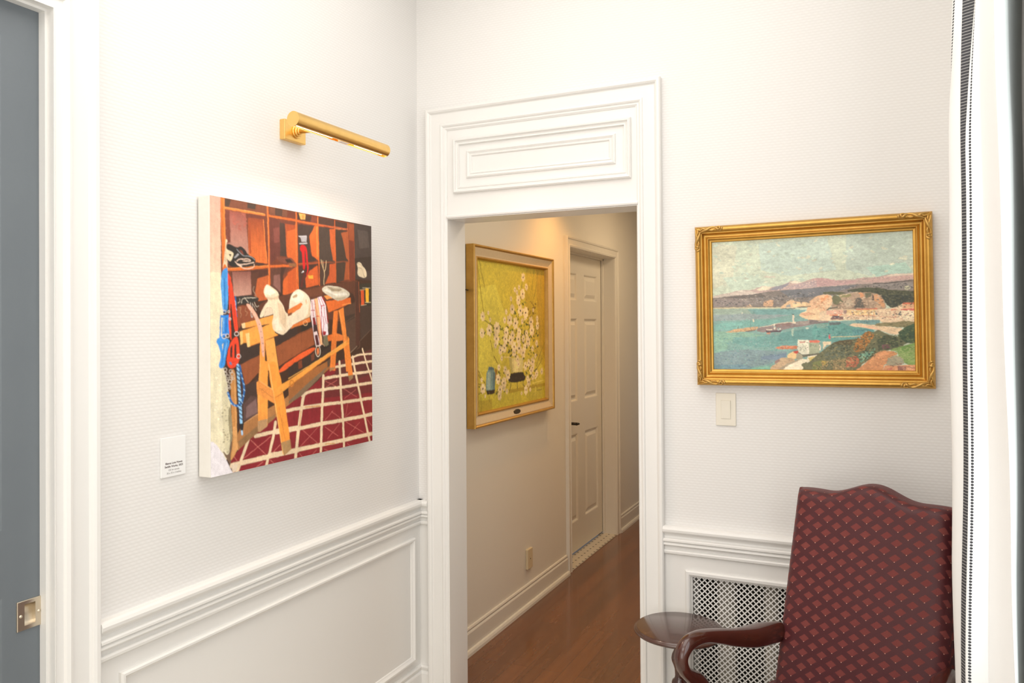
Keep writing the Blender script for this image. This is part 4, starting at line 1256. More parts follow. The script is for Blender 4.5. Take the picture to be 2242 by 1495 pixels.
def upnoise(rng, h, w, n, amp, nx=None):
    nx = nx or n; g = rng.standard_normal((n+2, nx+2)); y = np.linspace(0, n, h); x = np.linspace(0, nx, w)
    yi, xi = y.astype(int), x.astype(int); fy, fx = (y-yi)[:, None], (x-xi)[None]
    fy, fx = fy*fy*(3-2*fy), fx*fx*(3-2*fx)
    a = g[yi][:, xi]; b_ = g[yi][:, xi+1]; c = g[yi+1][:, xi]; d = g[yi+1][:, xi+1]
    return amp*((a*(1-fx)+b_*fx)*(1-fy)+(c*(1-fx)+d*fx)*fy)
def paint(text, w, h, asp, seed, wob=1.2, rough=0, soft=0, streak=(22, 170)):
    rng = np.random.default_rng(seed); ss = 2; W_, H_ = w*ss, h*ss
    img = np.ones((H_, W_, 3), np.float32)*.8
    gx, gy = np.meshgrid((np.arange(W_)+.5)/W_*2000, (np.arange(H_)+.5)/H_*2000)
    X = gx+upnoise(rng, H_, W_, 60, wob/asp); Y = gy+upnoise(rng, H_, W_, 60, wob)
    if rough:
        X = X+upnoise(rng, H_, W_, 130, rough*1.3/asp); Y = Y+upnoise(rng, H_, W_, 130, rough*.7)
    stroke = upnoise(rng, H_, W_, 110, .04)+upnoise(rng, H_, W_, 40, .035)+upnoise(rng, H_, W_, streak[0], .035, streak[1])+upnoise(rng, H_, W_, 9, .05)
    def cut(px, py, closed):
        e = (px < 12) | (px > 1988) | (py < 12) | (py > 1988)
        if closed: r_ = np.where(e, 3, 1); px, py = np.repeat(px, r_), np.repeat(py, r_)
        for _ in range(2):
            n = len(px); k = np.arange(n if closed else n-1); nx_ = (k+1) % n
            ax, ay, bx, by = px[k], py[k], px[nx_], py[nx_]
            qx = np.stack([.75*ax+.25*bx, .25*ax+.75*bx], 1).ravel(); qy = np.stack([.75*ay+.25*by, .25*ay+.75*by], 1).ravel()
            if not closed: qx = np.concatenate([px[:1], qx, px[-1:]]); qy = np.concatenate([py[:1], qy, py[-1:]])
            px, py = qx, qy
        return px, py
    def col(q): return np.array(lin(*[int(i) for i in q[:3]]), np.float32)
    def win(x0, x1, y0, y1, m=14):
        i0 = max(0, int((x0-m)/2000*W_)); i1 = min(W_, int((x1+m)/2000*W_)+1); j0 = max(0, int((y0-m)/2000*H_)); j1 = min(H_, int((y1+m)/2000*H_)+1)
        return None if i1 <= i0 or j1 <= j0 else (slice(j0, j1), slice(i0, i1))
    def inside(px, py, x, y):
        r = np.zeros(x.shape, bool); n = len(px)
        for i in range(n):
            xa, ya, xb, yb = px[i], py[i], px[i-1], py[i-1]
            if ya == yb: continue
            r ^= ((ya > y) != (yb > y)) & (x < (xb-xa)*(y-ya)/(yb-ya)+xa)
        return r
    def put(sl, mask, c):
        sub = img[sl]; sub[mask] = (c*(1+stroke[sl][mask])[:, None]) if c.ndim == 1 else c[mask]*(1+stroke[sl][mask])[:, None]
    def blob(x, y, rx, ry, ang, c):
        m = max(rx, ry)+4; sl = win(x-m, x+m, y-m, y+m)
        if sl is None: return
        dx, dy = (X[sl]-x)*asp, Y[sl]-y; ca, sa = math.cos(ang), math.sin(ang)
        put(sl, ((dx*ca+dy*sa)/rx)**2+((dy*ca-dx*sa)/ry)**2 < 1, c)
    for ln in text.split('\n'):
        k = ln.split()
        if k[0] in 'PGD':
            o = {'P': 4, 'G': 7, 'D': 6}[k[0]]; q = list(map(int, k[o:])); px, py = np.array(q[0::2], float), np.array(q[1::2], float)
            if k[0] == 'D':
                n, r = int(k[4]), int(k[5]); c = col(k[1:]); got = 0; tries = 0
                while got < n and tries < 40*n:
                    tries += 1; x, y = rng.uniform(px.min(), px.max()), rng.uniform(py.min(), py.max())
                    if inside(px, py, np.array([x]), np.array([y]))[0]:
                        got += 1; rr = r*rng.uniform(.5, 1.1); blob(x, y, rr*1.5, rr*.7, rng.uniform(-.7, .7), c*rng.uniform(.85, 1.15))
                continue
            sl = win(px.min(), px.max(), py.min(), py.max())
            if sl is None: continue
            if len(px) > 6: px, py = cut(px, py, True)
            m = inside(px, py, X[sl], Y[sl])
            if k[0] == 'P': put(sl, m, col(k[1:]))
            else:
                t = np.clip((Y[sl]-py.min())/(py.max()-py.min()), 0, 1)[..., None]; put(sl, m, col(k[1:])*(1-t)+col(k[4:])*t)
        elif k[0] == 'L':
            c = col(k[1:]); hw = int(k[4])/2; q = list(map(int, k[5:])); px, py = np.array(q[0::2], float), np.array(q[1::2], float)
            if len(px) > 2: px, py = cut(px, py, False)
            for i in range(len(px)-1):
                sl = win(min(px[i:i+2])-hw*2, max(px[i:i+2])+hw*2, min(py[i:i+2])-hw, max(py[i:i+2])+hw)
                if sl is None: continue
                x, y = (X[sl]-px[i])*asp, Y[sl]-py[i]; dx, dy = (px[i+1]-px[i])*asp, py[i+1]-py[i]
                t = np.clip((x*dx+y*dy)/(dx*dx+dy*dy+1e-6), 0, 1); put(sl, (x-t*dx)**2+(y-t*dy)**2 < hw*hw, c)
        elif k[0] == 'F':
            x, y, r = map(int, k[1:]); r *= 1.12; n = rng.integers(6, 9); a0 = rng.uniform(0, 6.28); tone = rng.uniform(.72, .94)
            for i in range(n):
                a = a0+2*PI*i/n; d = r*.56; blob(x+math.cos(a)*d/asp, y+math.sin(a)*d, r*.50, r*.34, a, col((236, 217, 174))*tone*rng.uniform(.86, 1.08))
            blob(x, y, r*.20, r*.20, 0, col((51, 48, 28)))
    img = np.clip(img, 0, 1).reshape(h, ss, w, ss, 3).mean((1, 3))
    for _ in range(soft):
        img[1:-1, 1:-1] = .4*img[1:-1, 1:-1]+.15*(img[:-2, 1:-1]+img[2:, 1:-1]+img[1:-1, :-2]+img[1:-1, 2:])
    if rough:
        img = img*(1+upnoise(rng, h, w, 150, .05)+upnoise(rng, h, w, 60, .04))[..., None]
    return img*(1+.05*rng.standard_normal((h, w, 1)).astype(np.float32))
def picture(name, key, w, h, size, fr, material, parent, seed, label=None, **kw):
    # flat painted surface; fr(u,v) maps 0..1 (from upper left) to the world
    img = np.clip(paint(DATA[key], w, h, size[0]/size[1], seed, **kw), 0, 1)
    o0 = np.array(ORG[parent.name]); P00, P10, P01 = (np.array(fr(*q)) for q in ((0, 0), (1, 0), (0, 1)))
    us, vs = np.linspace(0, 1, w), np.linspace(0, 1, h); U, V_ = np.meshgrid(us, vs)
    co = P00+U[..., None]*(P10-P00)+V_[..., None]*(P01-P00)-o0
    me = bpy.data.meshes.new(name); nv = w*h; nf = (w-1)*(h-1)
    me.vertices.add(nv); me.vertices.foreach_set('co', co.astype(np.float32).ravel())
    i = (np.arange(h-1)[:, None]*w+np.arange(w-1)[None]).ravel(); q = np.stack([i, i+w, i+w+1, i+1], 1).astype(np.int32)
    me.loops.add(nf*4); me.loops.foreach_set('vertex_index', q.ravel())
    me.polygons.add(nf); me.polygons.foreach_set('loop_start', np.arange(nf, dtype=np.int32)*4)
    me.update(calc_edges=True); me.validate()
    at = me.color_attributes.new('paint', 'FLOAT_COLOR', 'POINT')
    at.data.foreach_set('color', np.concatenate([img, np.ones((h, w, 1))], 2).astype(np.float32).ravel())
    me.materials.append(material); o = bpy.data.objects.new(name, me); COL.objects.link(o); o.parent = parent
    if label: o['label'] = label
    return o

# ------------------------------------------------------------------ tack room canvas
cy0, cy1, cz0, cz1, cd = -1.1776, -.4018, 1.179, 1.9777, .050
cv = thing('canvas_painting', 'unframed square canvas of a saddle on an orange sawhorse, on left wall', 'painting', (0, (cy0+cy1)/2, cz0))
b = MB(); b.box(.004, cd-.0006, cy0, cy1, cz0, cz1); o = b.build('stretched_canvas', M['canvas_edge'], cv, 'white primed canvas edge'); bevel(o, .003, 3)
picture('painted_surface', 'S', 400, 440, (cy1-cy0, cz1-cz0), lambda u, v: (cd, cy0+.001+u*(cy1-cy0-.002), cz1-.001-v*(cz1-cz0-.002)), M['pic_saddle'], cv, 3, soft=1)

# ------------------------------------------------------------------ wall label
lc = thing('wall_label', 'small white caption card on left wall beside the unframed canvas', 'label', (0, -1.265, 1.197))
b = MB(); b.box(0.0005, .005, -1.306, -1.224, 1.197, 1.304); o = b.build('card', M['card'], lc); bevel(o, .0008, 2)
def text(body, size, y, z, m, name='caption', bold=0, parent=lc):
    c = bpy.data.curves.new(name, 'FONT'); c.body = body; c.size = size; c.align_x = 'CENTER'; c.offset = bold; c.extrude = .0001
    t = bpy.data.objects.new(name+'_tmp', c); COL.objects.link(t); bpy.context.view_layer.update()
    me = bpy.data.meshes.new_from_object(t.evaluated_get(bpy.context.evaluated_depsgraph_get())); bpy.data.objects.remove(t)
    me.transform(Matrix.Translation((.0052, y, z)) @ Matrix(((0, 0, 1, 0), (1, 0, 0, 0), (0, 1, 0, 0), (0, 0, 0, 1))) @ Matrix.Scale(1, 4))
    o0 = ORG[parent.name]; me.transform(Matrix.Translation((-o0[0], -o0[1], -o0[2])))
    me.materials.clear(); me.materials.append(m); o = bpy.data.objects.new(name, me); COL.objects.link(o); o.parent = parent; return o
text('Blanca Luna Nunez', .0074, -1.264, 1.2315, M['ink'], bold=.00012)
text('Saddle Works, 2025', .0074, -1.264, 1.2225, M['ink'], bold=.00010)
text('Oil on canvas', .0066, -1.264, 1.2135, M['ink2'])
text('32 x 32 x 2 inches', .0066, -1.264, 1.2050, M['ink2'])

# ------------------------------------------------------------------ picture light
pl = thing('picture_light', 'brushed brass tubular picture light mounted above the unframed canvas', 'lamp', (0, -.785, 2.21))
b = MB(); b.box(0, .022, -.836, -.734, 2.213, 2.279); o = b.build('backplate', M['brass'], pl); bevel(o, .002, 2)
b = MB(); c0 = Vector((.022, -.781, 2.247))
for r0, x0, x1 in ((.022, 0, .006), (.017, .006, .013), (.012, .013, .019)):
    b.tube([c0+Vector((x0, 0, 0)), c0+Vector((x1-.001, 0, 0)), c0+Vector((x1, 0, 0))], [r0, r0, r0-.0015], 28, up=(0, 0, 1))
b.build('rosette', M['brass'], pl)
TX, TZ, TR, TY0, TY1 = .215, 2.2105, .0225, -1.021, -.553
b = MB(); b.tube([c0+Vector((.017, 0, 0)), c0+Vector((.06, 0, -.003)), c0+Vector((.12, 0, -.015)), (TX-.012, -.783, TZ+.002)], [.0075, .0065, .0055, .0055], 14); b.build('arm', M['brass'], pl)
b = MB(); n = 30; a0, a1 = math.radians(-66), math.radians(240)
out = [(TX+TR*math.cos(a0+(a1-a0)*k/n), TZ+TR*math.sin(a0+(a1-a0)*k/n)) for k in range(n+1)]
inn = [(TX+(TR-.0015)*math.cos(a0+(a1-a0)*k/n), TZ+(TR-.0015)*math.sin(a0+(a1-a0)*k/n)) for k in range(n, -1, -1)]
loop = out+inn
b.grid([[(x, y, z) for x, z in loop] for y in (TY0+.003, TY1-.003)], True, False, True)
for y, yy in ((TY0, TY0+.003), (TY1, TY1-.003)):
    b.grid([[(TX+TR*math.cos(2*PI*k/36), q, TZ+TR*math.sin(2*PI*k/36)) for k in range(36)] for q in (y, yy)], True, False, False, True)
b.build('shade', M['brass'], pl)
for ya, yb in ((TY0+.02, -.84), (-.72, TY1-.02)):
    b = MB(); b.tube([(TX-.001, ya, TZ-.0112), (TX-.001, yb, TZ-.0112)], .0068, 14); b.build('bulb', M['bulb'], pl, 'glowing tube bulb under the brass shade')
b = MB(); b.box(TX-.009, TX+.004, -.80, -.755, TZ-.019, TZ-.006); b.build('socket', M['card'], pl)
lamp('picture_light_beam', 'AREA', (TX-.004, -.785, TZ-.024), 2.2, (1, .76, .6), rot=(0, math.radians(-25), 0), shape='RECTANGLE', size=.014, size_y=.42)

# ------------------------------------------------------------------ harbour painting in gilt frame
px_, pz_, pw, ph, prot = 1.5423, 1.6713, .7434, .5588, .0086
def PF(u, v, h):     # u,v from picture centre
    c, s = math.cos(prot), math.sin(prot); return (px_+u*c-v*s, -h, pz_+u*s+v*c)
hp = thing('framed_painting', 'harbour view oil painting in a carved gold frame on the back wall', 'painting', (px_, 0, pz_-ph/2))
b = MB(); w2, h2 = pw/2, ph/2
b.rect(PF, -w2, w2, -h2, h2, [(0, .002), (0, .026), (.002, .030), (.005, .036), (.010, .0395), (.015, .039), (.019, .034), (.021, .030), (.0235, .031), (.0255, .029), (.027, .021), (.031, .0175), (.036, .018), (.041, .022), (.0435, .025), (.0455, .024), (.047, .019), (.051, .017), (.053, .0175), (.056, .012), (.056, .004)], smooth=True)
hf = b.build('frame', M['gold'], hp, 'carved gold frame')
random.seed(5)
for sx, sy in ((-1, 1), (1, 1), (1, -1), (-1, -1)):
    b = MB()
    def at(d, w, h): return PF(sx*(w2-d), sy*(h2-w), h)          # along horizontal member
    def at2(d, w, h): return PF(sx*(w2-w), sy*(h2-d), h)
    for A, L_ in ((at, .092), (at2, .082)):
        def crv(pts, r):
            q = smooth_path([(*(p[0], p[1], p[2]-.0022), w*1.75) for p, w in zip(pts, r)], 4); b.tube([A(*p[:3]) for p in q], [p[3] for p in q], 8, up=(0, 1, 0))
        crv([(.004, .018, .036), (.022, .020, .038), (.042, .014, .043), (.058, .006, .0405), (.072, .006, .040), (L_-.010, .013, .0425), (L_-.004, .017, .039)], [.0012, .0022, .003, .0026, .0022, .0028, .001])
        crv([(.010, .005, .037), (.026, .007, .041), (.040, .012, .042), (.050, .018, .037)], [.001, .0022, .0022, .0008])
        crv([(L_, .004, .037), (L_+.004, .010, .0405), (L_-.001, .017, .038), (L_-.014, .018, .0375)], [.0012, .0025, .0022, .001])
        crv([(L_-.020, .008, .0405), (L_-.010, .004, .0395), (L_-.002, .006, .040), (L_-.006, .012, .0415), (L_-.014, .012, .041)], [.001, .0018, .0022, .002, .001])
        crv([(.008, .011, .039), (.022, .014, .042), (.034, .008, .0415)], [.001, .0018, .0006])
        crv([(.046, .010, .0405), (.060, .016, .041), (.072, .012, .0415)], [.001, .002, .0008])
    b.build('corner_carving', M['gold2'], hp, 'carved leaf scroll on a frame corner')
iu, iv = w2-.055, h2-.055
picture('painted_surface', 'H', 480, 330, (2*iu, 2*iv), lambda u, v: PF(-iu+2*iu*u, iv-2*iv*v, .009), M['pic_harbour'], hp, 11, wob=1.5, rough=3.5, soft=1, streak=(150, 40))

# ------------------------------------------------------------------ blossom painting in the hall
fy0, fy1, fz0, fz1 = .565, 1.602, 1.099, 2.008
fp = thing('framed_painting', 'large painting of white blossoms on yellow, hung on the hall wall', 'painting', (HX, (fy0+fy1)/2, fz0))
b = MB(); b.rect(HW, fy0, fy1, fz0, fz1, [(0, .003), (0, .046), (.003, .050), (.008, .050), (.012, .046), (.014, .040)]); b.build('frame', M['gold_dark'], fp, 'toned gold outer frame')
b = MB(); b.rect(HW, fy0, fy1, fz0, fz1, [(.014, .040), (.018, .041), (.050, .030), (.056, .030)]); b.build('liner', M['linen'], fp, 'pale linen liner')
b = MB(); b.rect(HW, fy0, fy1, fz0, fz1, [(.056, .030), (.059, .034), (.064, .034), (.068, .026), (.071, .014), (.071, .008)]); b.build('inner_moulding', M['gold2'], fp, 'narrow gilt inner moulding')
picture('painted_surface', 'F', 300, 280, (.892, .77), lambda u, v: (HX+.014, fy0+.0695+u*.898, fz1-.0695-v*.770), M['pic_flower'], fp, 21, wob=2, rough=3, soft=1)
b = MB(); v0 = fz0+.034; pr = []
for k in range(24):
    t = 2*PI*k/24; pr.append((.042*math.copysign(abs(math.cos(t))**.7, math.cos(t)), .0125*math.copysign(abs(math.sin(t))**.7, math.sin(t))*(1+.15*math.cos(4*t))))
b.grid([[(HX+h, 1.080+u*q, v0+w*q) for u, w in pr] for h, q in ((.034, 1), (.0385, 1), (.0395, .92))], True, False, False, True); b.build('name_plaque', M['plaque'], fp, 'small dark bronze plaque')
b = MB(); b.tube([(HX+.002, fy0-.045, 1.782), (HX+.018, fy0-.045, 1.782)], .007, 12); b.tube([(HX+.012, fy0-.045, 1.782), (HX+.014, fy0-.02, 1.781), (HX+.012, fy0+.002, 1.780)], .0035, 8); b.build('hanging_hook', M['steel'], fp, 'dark hook at the frame edge')

# ------------------------------------------------------------------ switch and outlet cover
sw = thing('light_switch', 'ivory wall switch below the harbour painting', 'switch', (1.267, 0, 1.247))
b = MB(); b.box(1.2325, 1.3015, -.0055, 0, 1.2465, 1.3605); o = b.build('plate', M['ivory'], sw); bevel(o, .002, 3)
b = MB(); b.rect(BW, 1.249, 1.285, 1.270, 1.337, [(0, .0052), (.0008, .0058), (.0016, .0045)]); b.add([BW(1.2508, 1.272, .0075), BW(1.2832, 1.272, .0075), BW(1.2832, 1.335, .0105), BW(1.2508, 1.335, .0105), BW(1.2508, 1.272, .004), BW(1.2832, 1.272, .004), BW(1.2832, 1.335, .004), BW(1.2508, 1.335, .004)], [(0, 1, 2, 3), (0, 4, 5, 1), (1, 5, 6, 2), (2, 6, 7, 3), (3, 7, 4, 0)])
b.build('rocker', M['ivory'], sw)
oc = thing('outlet_cover', 'small almond cover plate low on the hall wall', 'outlet', (HX, 1.29, .21))
b = MB(); b.box(HX, HX+.016, 1.258, 1.328, .212, .326); o = b.build('plate', M['almond'], oc); bevel(o, .004, 3)
b = MB(); b.tube([(HX+.015, 1.293, .269), (HX+.0175, 1.293, .269)], .003, 10); b.build('screw', M['steel'], oc)

# ------------------------------------------------------------------ side table
tcx, tcy, tz, tr = 1.143, -.204, .592, .150
st = thing('side_table', 'small round dark wood pedestal table between doorway and armchair', 'table', (tcx, tcy, 0))
b = MB(); b.lathe((tcx, tcy, tz), [(.001, -.024), (tr-.030, -.024), (tr-.020, -.0225), (tr-.013, -.019), (tr-.011, -.016), (tr-.004, -.0155), (tr, -.012), (tr, -.008), (tr-.003, -.005), (tr-.007, -.004), (tr-.008, -.0015), (tr-.011, 0), (.001, 0)], 72); b.build('table_top', M['table_wood'], st)
b = MB(); b.lathe((tcx, tcy, 0), [(.02, .10), (.030, .11), (.030, .13), (.022, .15), (.018, .18), (.026, .20), (.030, .22), (.026, .25), (.017, .29), (.015, .34), (.017, .38), (.024, .40), (.0265, .408), (.024, .416), (.017, .422), (.015, .432), (.0165, .453), (.020, .465), (.0255, .479), (.0270, .489), (.0245, .503), (.0185, .515), (.017, .524), (.021, .535), (.034, .553), (.037, .567)], 32); b.build('pedestal', M['mahogany'], st)
for k in range(3):
    a = math.radians(215+120*k); b = MB(); dx, dy = math.cos(a), math.sin(a)
    b.tube([(tcx+dx*r_, tcy+dy*r_, z) for r_, z in ((.012, .135), (.045, .145), (.085, .115), (.115, .060), (.140, .028), (.160, .014))], [(.012, .018), (.012, .018), (.011, .015), (.010, .012), (.009, .011), (.012, .012)], 12, ex=(-dy, dx, 0)); b.build('leg', M['mahogany'], st)

# ------------------------------------------------------------------ armchair
TH_ = math.radians(19); F_ = Vector((-math.sin(TH_), -math.cos(TH_), 0)); R_ = Vector((math.cos(TH_), -math.sin(TH_), 0)); C_ = Vector((1.722, -.317, 0))
def AC(a, b_, z): return tuple(C_+R_*a+F_*b_+Vector((0, 0, z)))
ac = thing('armchair', 'high backed burgundy patterned armchair with curved mahogany arms beside curtain', 'chair', AC(0, .25, 0))
def crest(s):        # crest height along s=-1..1
    return 1.090+.036*(.5+.5*math.cos(PI*min(1, abs(s)/.62)))**1.15 if abs(s) < .62 else 1.090+.001*math.sin((abs(s)-.62)/.38*PI)
def halfw(z): return .215+(1.09-z)/.555*.020
def lean(z): return .232*(1.09-z)
b = MB(); zb = .40; NS, NT_ = 44, 46; rows = []; rr = .030
# closed cross-section loop around the slab for each height
def loop_pts(t):
    pts = []; th = .085
    sec = []
    # front face s from -1..1, rounded edges, back face
    for k in range(NS+1): s = -1+2*k/NS; sec.append(('f', s))
    for k in range(1, 8): sec.append(('r', k/8))
    for k in range(NS+1): s = 1-2*k/NS; sec.append(('b', s))
    for k in range(1, 8): sec.append(('l', k/8))
    for kind, q in sec:
        s = {'f': q, 'b': q, 'r': 1, 'l': -1}[kind]
        top = crest(s*.98); z = zb+(top-zb)*t
        edge_t = max(0, min(1, (top-z)/.022))                       # rounding at the crest
        rnd = 1-math.sqrt(max(0, 1-(1-edge_t)**2))
        w = halfw(z)
        if kind in 'fb':
            e = max(0, abs(q)-.80)/.20; drop = .022*(1-math.sqrt(max(0, 1-e*e)))
            bul = .014*(1-q*q)*math.sin(PI*min(1, max(0, (z-.5)/.62)))
            off = (bul-drop-rnd*.022) if kind == 'f' else (-th+drop*.5+rnd*.022)
            a = w*q
        else:
            th0, th1 = -.022-rnd*.0, -th+.011
            off = th0+(th1-th0)*(q if kind == 'r' else 1-q); a = (w+.006*math.sin(PI*q))*(1 if kind == 'r' else -1)
            off += (.0 if rnd == 0 else 0)
            m_ = -th/2; off = m_+(off-m_)*(1-rnd*.5)
        pts.append((a, lean(z)+off, z, kind, q))
    return pts
ts = [i/NT_ for i in range(NT_-6)]+[1-.13*(1-(k/10))**1.8 for k in range(0, 11)]
ts = sorted(set(ts))
for t in ts:
    lp = loop_pts(t); rows.append(lp)
nc = len(rows[0]); base = b.add([AC(p[0], p[1], p[2]) for r_ in rows for p in r_], [])
for i, r_ in enumerate(rows):
    d = 0; prev = None
    for j, p in enumerate(r_):
        if prev is not None: d += math.hypot(p[0]-prev[0], p[1]-prev[1])
        prev = p
        b.uv[base+i*nc+j] = (d-.215+.011, p[2]*1.02-(min(0, p[1]-lean(p[2])+.0) if p[3] == 'f' else 0))
for i in range(len(rows)-1):
    for j in range(nc): b.f.append([base+i*nc+j, base+i*nc+(j+1) % nc, base+(i+1)*nc+(j+1) % nc, base+(i+1)*nc+j]); b.sm.append(True)
# crest cap: bridge front and back edges of last row
last = base+(len(rows)-1)*nc; fidx = [last+k for k in range(NS+1)]; bidx = [last+NS+8+k for k in range(NS+1)][::-1]
for k in range(NS): b.f.append([fidx[k], fidx[k+1], bidx[k+1], bidx[k]]); b.sm.append(True)
b.f.append([fidx[NS]]+[last+NS+1+k for k in range(7)]+[bidx[NS]]); b.sm.append(True)
b.f.append([bidx[0]]+[last+2*NS+9+k for k in range(7)]+[fidx[0]]); b.sm.append(True)
b.build('backrest', M['damask'], ac)
# seat
b = MB(); N = 28; rows = []
def seat_pt(s, t):
    w = .312+.020*t; a = s*w; bb_ = .075+.545*t
    crown = .085*(1-abs(s)**5)*(1-max(0, (t-.55)/.45)**2.4)
    return a, bb_, .462+crown
top = [[seat_pt(-1+2*j/N, i/N) for j in range(N+1)] for i in range(N+1)]
n0 = b.add([AC(*p) for r_ in top for p in r_], [])
for i in range(N+1):
    for j in range(N+1): b.uv[n0+i*(N+1)+j] = (top[i][j][0], top[i][j][1])
for i in range(N):
    for j in range(N): b.f.append([n0+i*(N+1)+j, n0+i*(N+1)+j+1, n0+(i+1)*(N+1)+j+1, n0+(i+1)*(N+1)+j]); b.sm.append(True)
ring = [top[0][j] for j in range(N+1)]+[top[i][N] for i in range(1, N+1)]+[top[N][j] for j in range(N-1, -1, -1)]+[top[i][0] for i in range(N-1, 0, -1)]
rws = []
for dz, ex_ in ((0, 0), (-.012, .006), (-.05, .007), (-.09, .002)):
    rw = []
    for p in ring:
        v = Vector((p[0], p[1]-.35)); v = v*(1+ex_/max(.1, v.length)); rw.append((v.x, v.y+.35, p[2]+dz))
    rws.append(rw)
n1 = b.add([AC(*p) for rw in rws for p in rw], []); L = len(ring)
for i, rw in enumerate(rws):
    d = 0
    for j, p in enumerate(rw):
        if j: d += math.hypot(p[0]-rw[j-1][0], p[1]-rw[j-1][1])
        b.uv[n1+i*L+j] = (d, p[2])
for i in range(3):
    for j in range(L): b.f.append([n1+i*L+j, n1+i*L+(j+1) % L, n1+(i+1)*L+(j+1) % L, n1+(i+1)*L+j]); b.sm.append(True)
b.build('seat', M['damask'], ac)
# arms
ARM = [(-.02, .672, .030), (0.0, .675, .0316), (.06, .683, .0335), (.117, .690, .0310), (.19, .705, .0255), (.252, .723, .0215), (.308, .737, .019), (.349, .741, .0195), (.381, .736, .0205), (.401, .724, .0198), (.413, .705, .0168), (.411, .684, .0158), (.398, .662, .0165), (.375, .643, .0190), (.350, .624, .0240), (.326, .594, .0260), (.308, .549, .0265), (.297, .495, .0250), (.292, .42, .0240)]
for sg in (-1, 1):
    D_ = (F_*math.cos(math.radians(10))+R_*(sg*math.sin(math.radians(10)))); A0 = Vector(AC(sg*.2356, .1056, 0)); sd = D_.cross(Vector((0, 0, 1)))
    path = smooth_path(ARM); pts = [A0+D_*s+Vector((0, 0, z)) for s, z, r in path]; rads = []
    for s, z, r in path:
        k = max(0, 1-abs(s-.09)/.13); side = .021+.018*k*k*(3-2*k) if z > .66 else .021
        rads.append((side, r))
    b = MB(); b.tube(pts, rads, 22, ex=sd); o = b.build('arm', M['mahogany'], ac, 'polished mahogany arm with a scrolled front support')
# legs and rail
b = MB()
for s0, s1, t0, t1 in ((-.31, .31, .595, .618), (-.29, .29, .05, .075)):
    b.add([AC(s0, t0, .33), AC(s1, t0, .33), AC(s1, t1, .33), AC(s0, t1, .33), AC(s0, t0, .368), AC(s1, t0, .368), AC(s1, t1, .368), AC(s0, t1, .368)], [(0, 1, 2, 3), (4, 5, 6, 7), (0, 1, 5, 4), (1, 2, 6, 5), (2, 3, 7, 6), (3, 0, 4, 7)])
for sg in (-1, 1):
    b.add([AC(sg*.275, .06, .33), AC(sg*.298, .06, .33), AC(sg*.325, .61, .33), AC(sg*.302, .61, .33), AC(sg*.275, .06, .368), AC(sg*.298, .06, .368), AC(sg*.325, .61, .368), AC(sg*.302, .61, .368)], [(0, 1, 2, 3), (4, 5, 6, 7), (0, 1, 5, 4), (1, 2, 6, 5), (2, 3, 7, 6), (3, 0, 4, 7)])
b.build('seat_rail', M['mahogany'], ac)
for a, t, a2, t2 in ((-.295, .595, -.300, .605), (.295, .595, .300, .605), (-.26, .06, -.275, -.03), (.26, .06, .275, -.03)):
    b = MB(); b.tube([AC(a, t, .365), AC(a, t, .28), AC((a+a2)/2, (t+t2)/2, .13), AC(a2, t2, 0)], [.026, .024, .019, .015], 14); b.build('leg', M['mahogany'], ac)

# ------------------------------------------------------------------ curtain
UL = [0, .5, .8, 1, 1.5, 2, 2.5, 3, 3.6, 4.5, 5, 5.5, 5.9, 6, 6.1, 6.6, 7.4, 8, 9, 10]
YD = {0: -.70, .5: -.80, .8: -.88, 1: -.905, 1.5: -.918, 2: -.930, 2.5: -.938, 3: -.945, 3.6: -.950, 4.5: -.950, 5: -.954, 5.5: -.975, 5.9: -.998, 6: -1.0, 6.1: -.994, 6.6: -.965, 7.4: -.925, 8: -.900, 9: -.84, 10: -.78}
LV = [(2.264, dict(nose=1.9025, d1=1.9063, k2=1.921, k3=1.9417, d2=1.9424, v=1.9457, v5=1.9476, s=1.9697, e=2.0076)),
      (1.983, dict(nose=1.8960, d1=1.8975, k2=1.9153, k3=1.9226, d2=1.9315, v=1.9469, v5=1.9497, s=1.9740, e=2.0128)),
      (1.607, dict(nose=1.8920, d1=1.8925, k2=1.9140, k3=1.9209, d2=1.9290, v=1.9505, v5=1.9533, s=1.9789, e=2.0106)),
      (1.092, dict(nose=1.8920, d1=1.8925, k2=1.9076, k3=1.9151, d2=1.9231, v=1.9508, v5=1.9530, s=1.9874, e=2.0087)),
      (.864, dict(nose=1.8970, d1=1.8972, k2=1.9053, k3=1.9114, d2=1.9198, v=1.9488, v5=1.9515, s=1.9939, e=2.0107))]
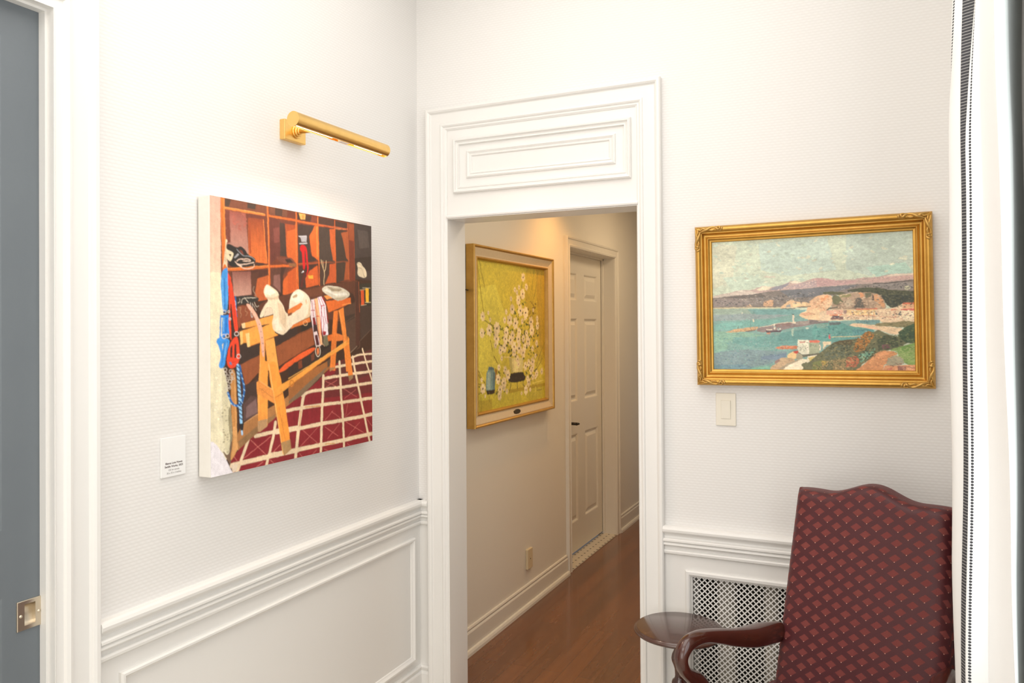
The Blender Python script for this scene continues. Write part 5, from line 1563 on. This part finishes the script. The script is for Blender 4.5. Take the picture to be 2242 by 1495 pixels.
def cx_at(z):
    L_ = LV[::-1]
    if z <= L_[0][0]: return L_[0][1]
    if z >= L_[-1][0]:
        a, c = L_[-2], L_[-1]; t = min((z-a[0])/(c[0]-a[0]), 2.2); return {k: a[1][k]+(c[1][k]-a[1][k])*t for k in a[1]}
    for a, c in zip(L_, L_[1:]):
        if a[0] <= z <= c[0]:
            t = (z-a[0])/(c[0]-a[0]); return {k: a[1][k]+(c[1][k]-a[1][k])*t for k in a[1]}
ct = thing('curtain', 'white floor length curtain with dark woven border stripes at window', 'curtain', (1.98, -.9, 0))
b = MB(); rows = []; zs = np.linspace(.02, 3.0, 70); uvs = []
SUB = 4
for z in zs:
    q = cx_at(z); X_ = {0: 2.045, .5: 1.955, .8: q['nose']+.006, 1: q['d1'], 1.5: (q['d1']+q['k2'])/2, 2: q['k2'], 2.5: (q['k2']+q['k3'])/2, 3: q['k3'], 3.6: q['d2'], 4.5: q['v'], 5: q['v5']+.003, 5.5: (q['v5']+q['s'])/2+.001, 5.9: q['s']-.002, 6: q['s'], 6.1: q['s']+.0015, 6.6: q['s']+(q['e']-q['s'])*.45, 7.4: q['s']+(q['e']-q['s'])*.85, 8: q['e'], 9: 2.028, 10: 2.047}
    kk = max(0, min(1, (z-2.02)/.22)); kk = kk*kk*(3-2*kk)
    Y_ = dict(YD); X_[.8] = (q['nose']+.006)*kk+(q['nose']+.016)*(1-kk); X_[1] = q['d1']*kk+(q['nose']+.0045)*(1-kk); Y_[1] = YD[1]*kk+(-.870)*(1-kk); Y_[.8] = YD[.8]*kk-.845*(1-kk); X_[1.5] = X_[1.5]*kk+(q['nose']+.0005)*(1-kk); Y_[1.5] = YD[1.5]*kk-.903*(1-kk)
    wob = .0015*math.sin(z*5+1)+.001*math.sin(z*11)
    ctrl = [(X_[u]+wob, Y_[u]+.004*math.sin(z*2.3+u), u) for u in UL]
    rows.append([(x, y, z) for x, y, u in smooth_path(ctrl, SUB)]); uvs.append([u for x, y, u in smooth_path(ctrl, SUB)])
n = b.add([p for r_ in rows for p in r_], []); nc = len(rows[0])
for i in range(len(rows)):
    for j in range(nc): b.uv[n+i*nc+j] = (uvs[i][j], rows[i][j][2])
for i in range(len(rows)-1):
    for j in range(nc-1): b.f.append([n+i*nc+j, n+i*nc+j+1, n+(i+1)*nc+j+1, n+(i+1)*nc+j]); b.sm.append(True)
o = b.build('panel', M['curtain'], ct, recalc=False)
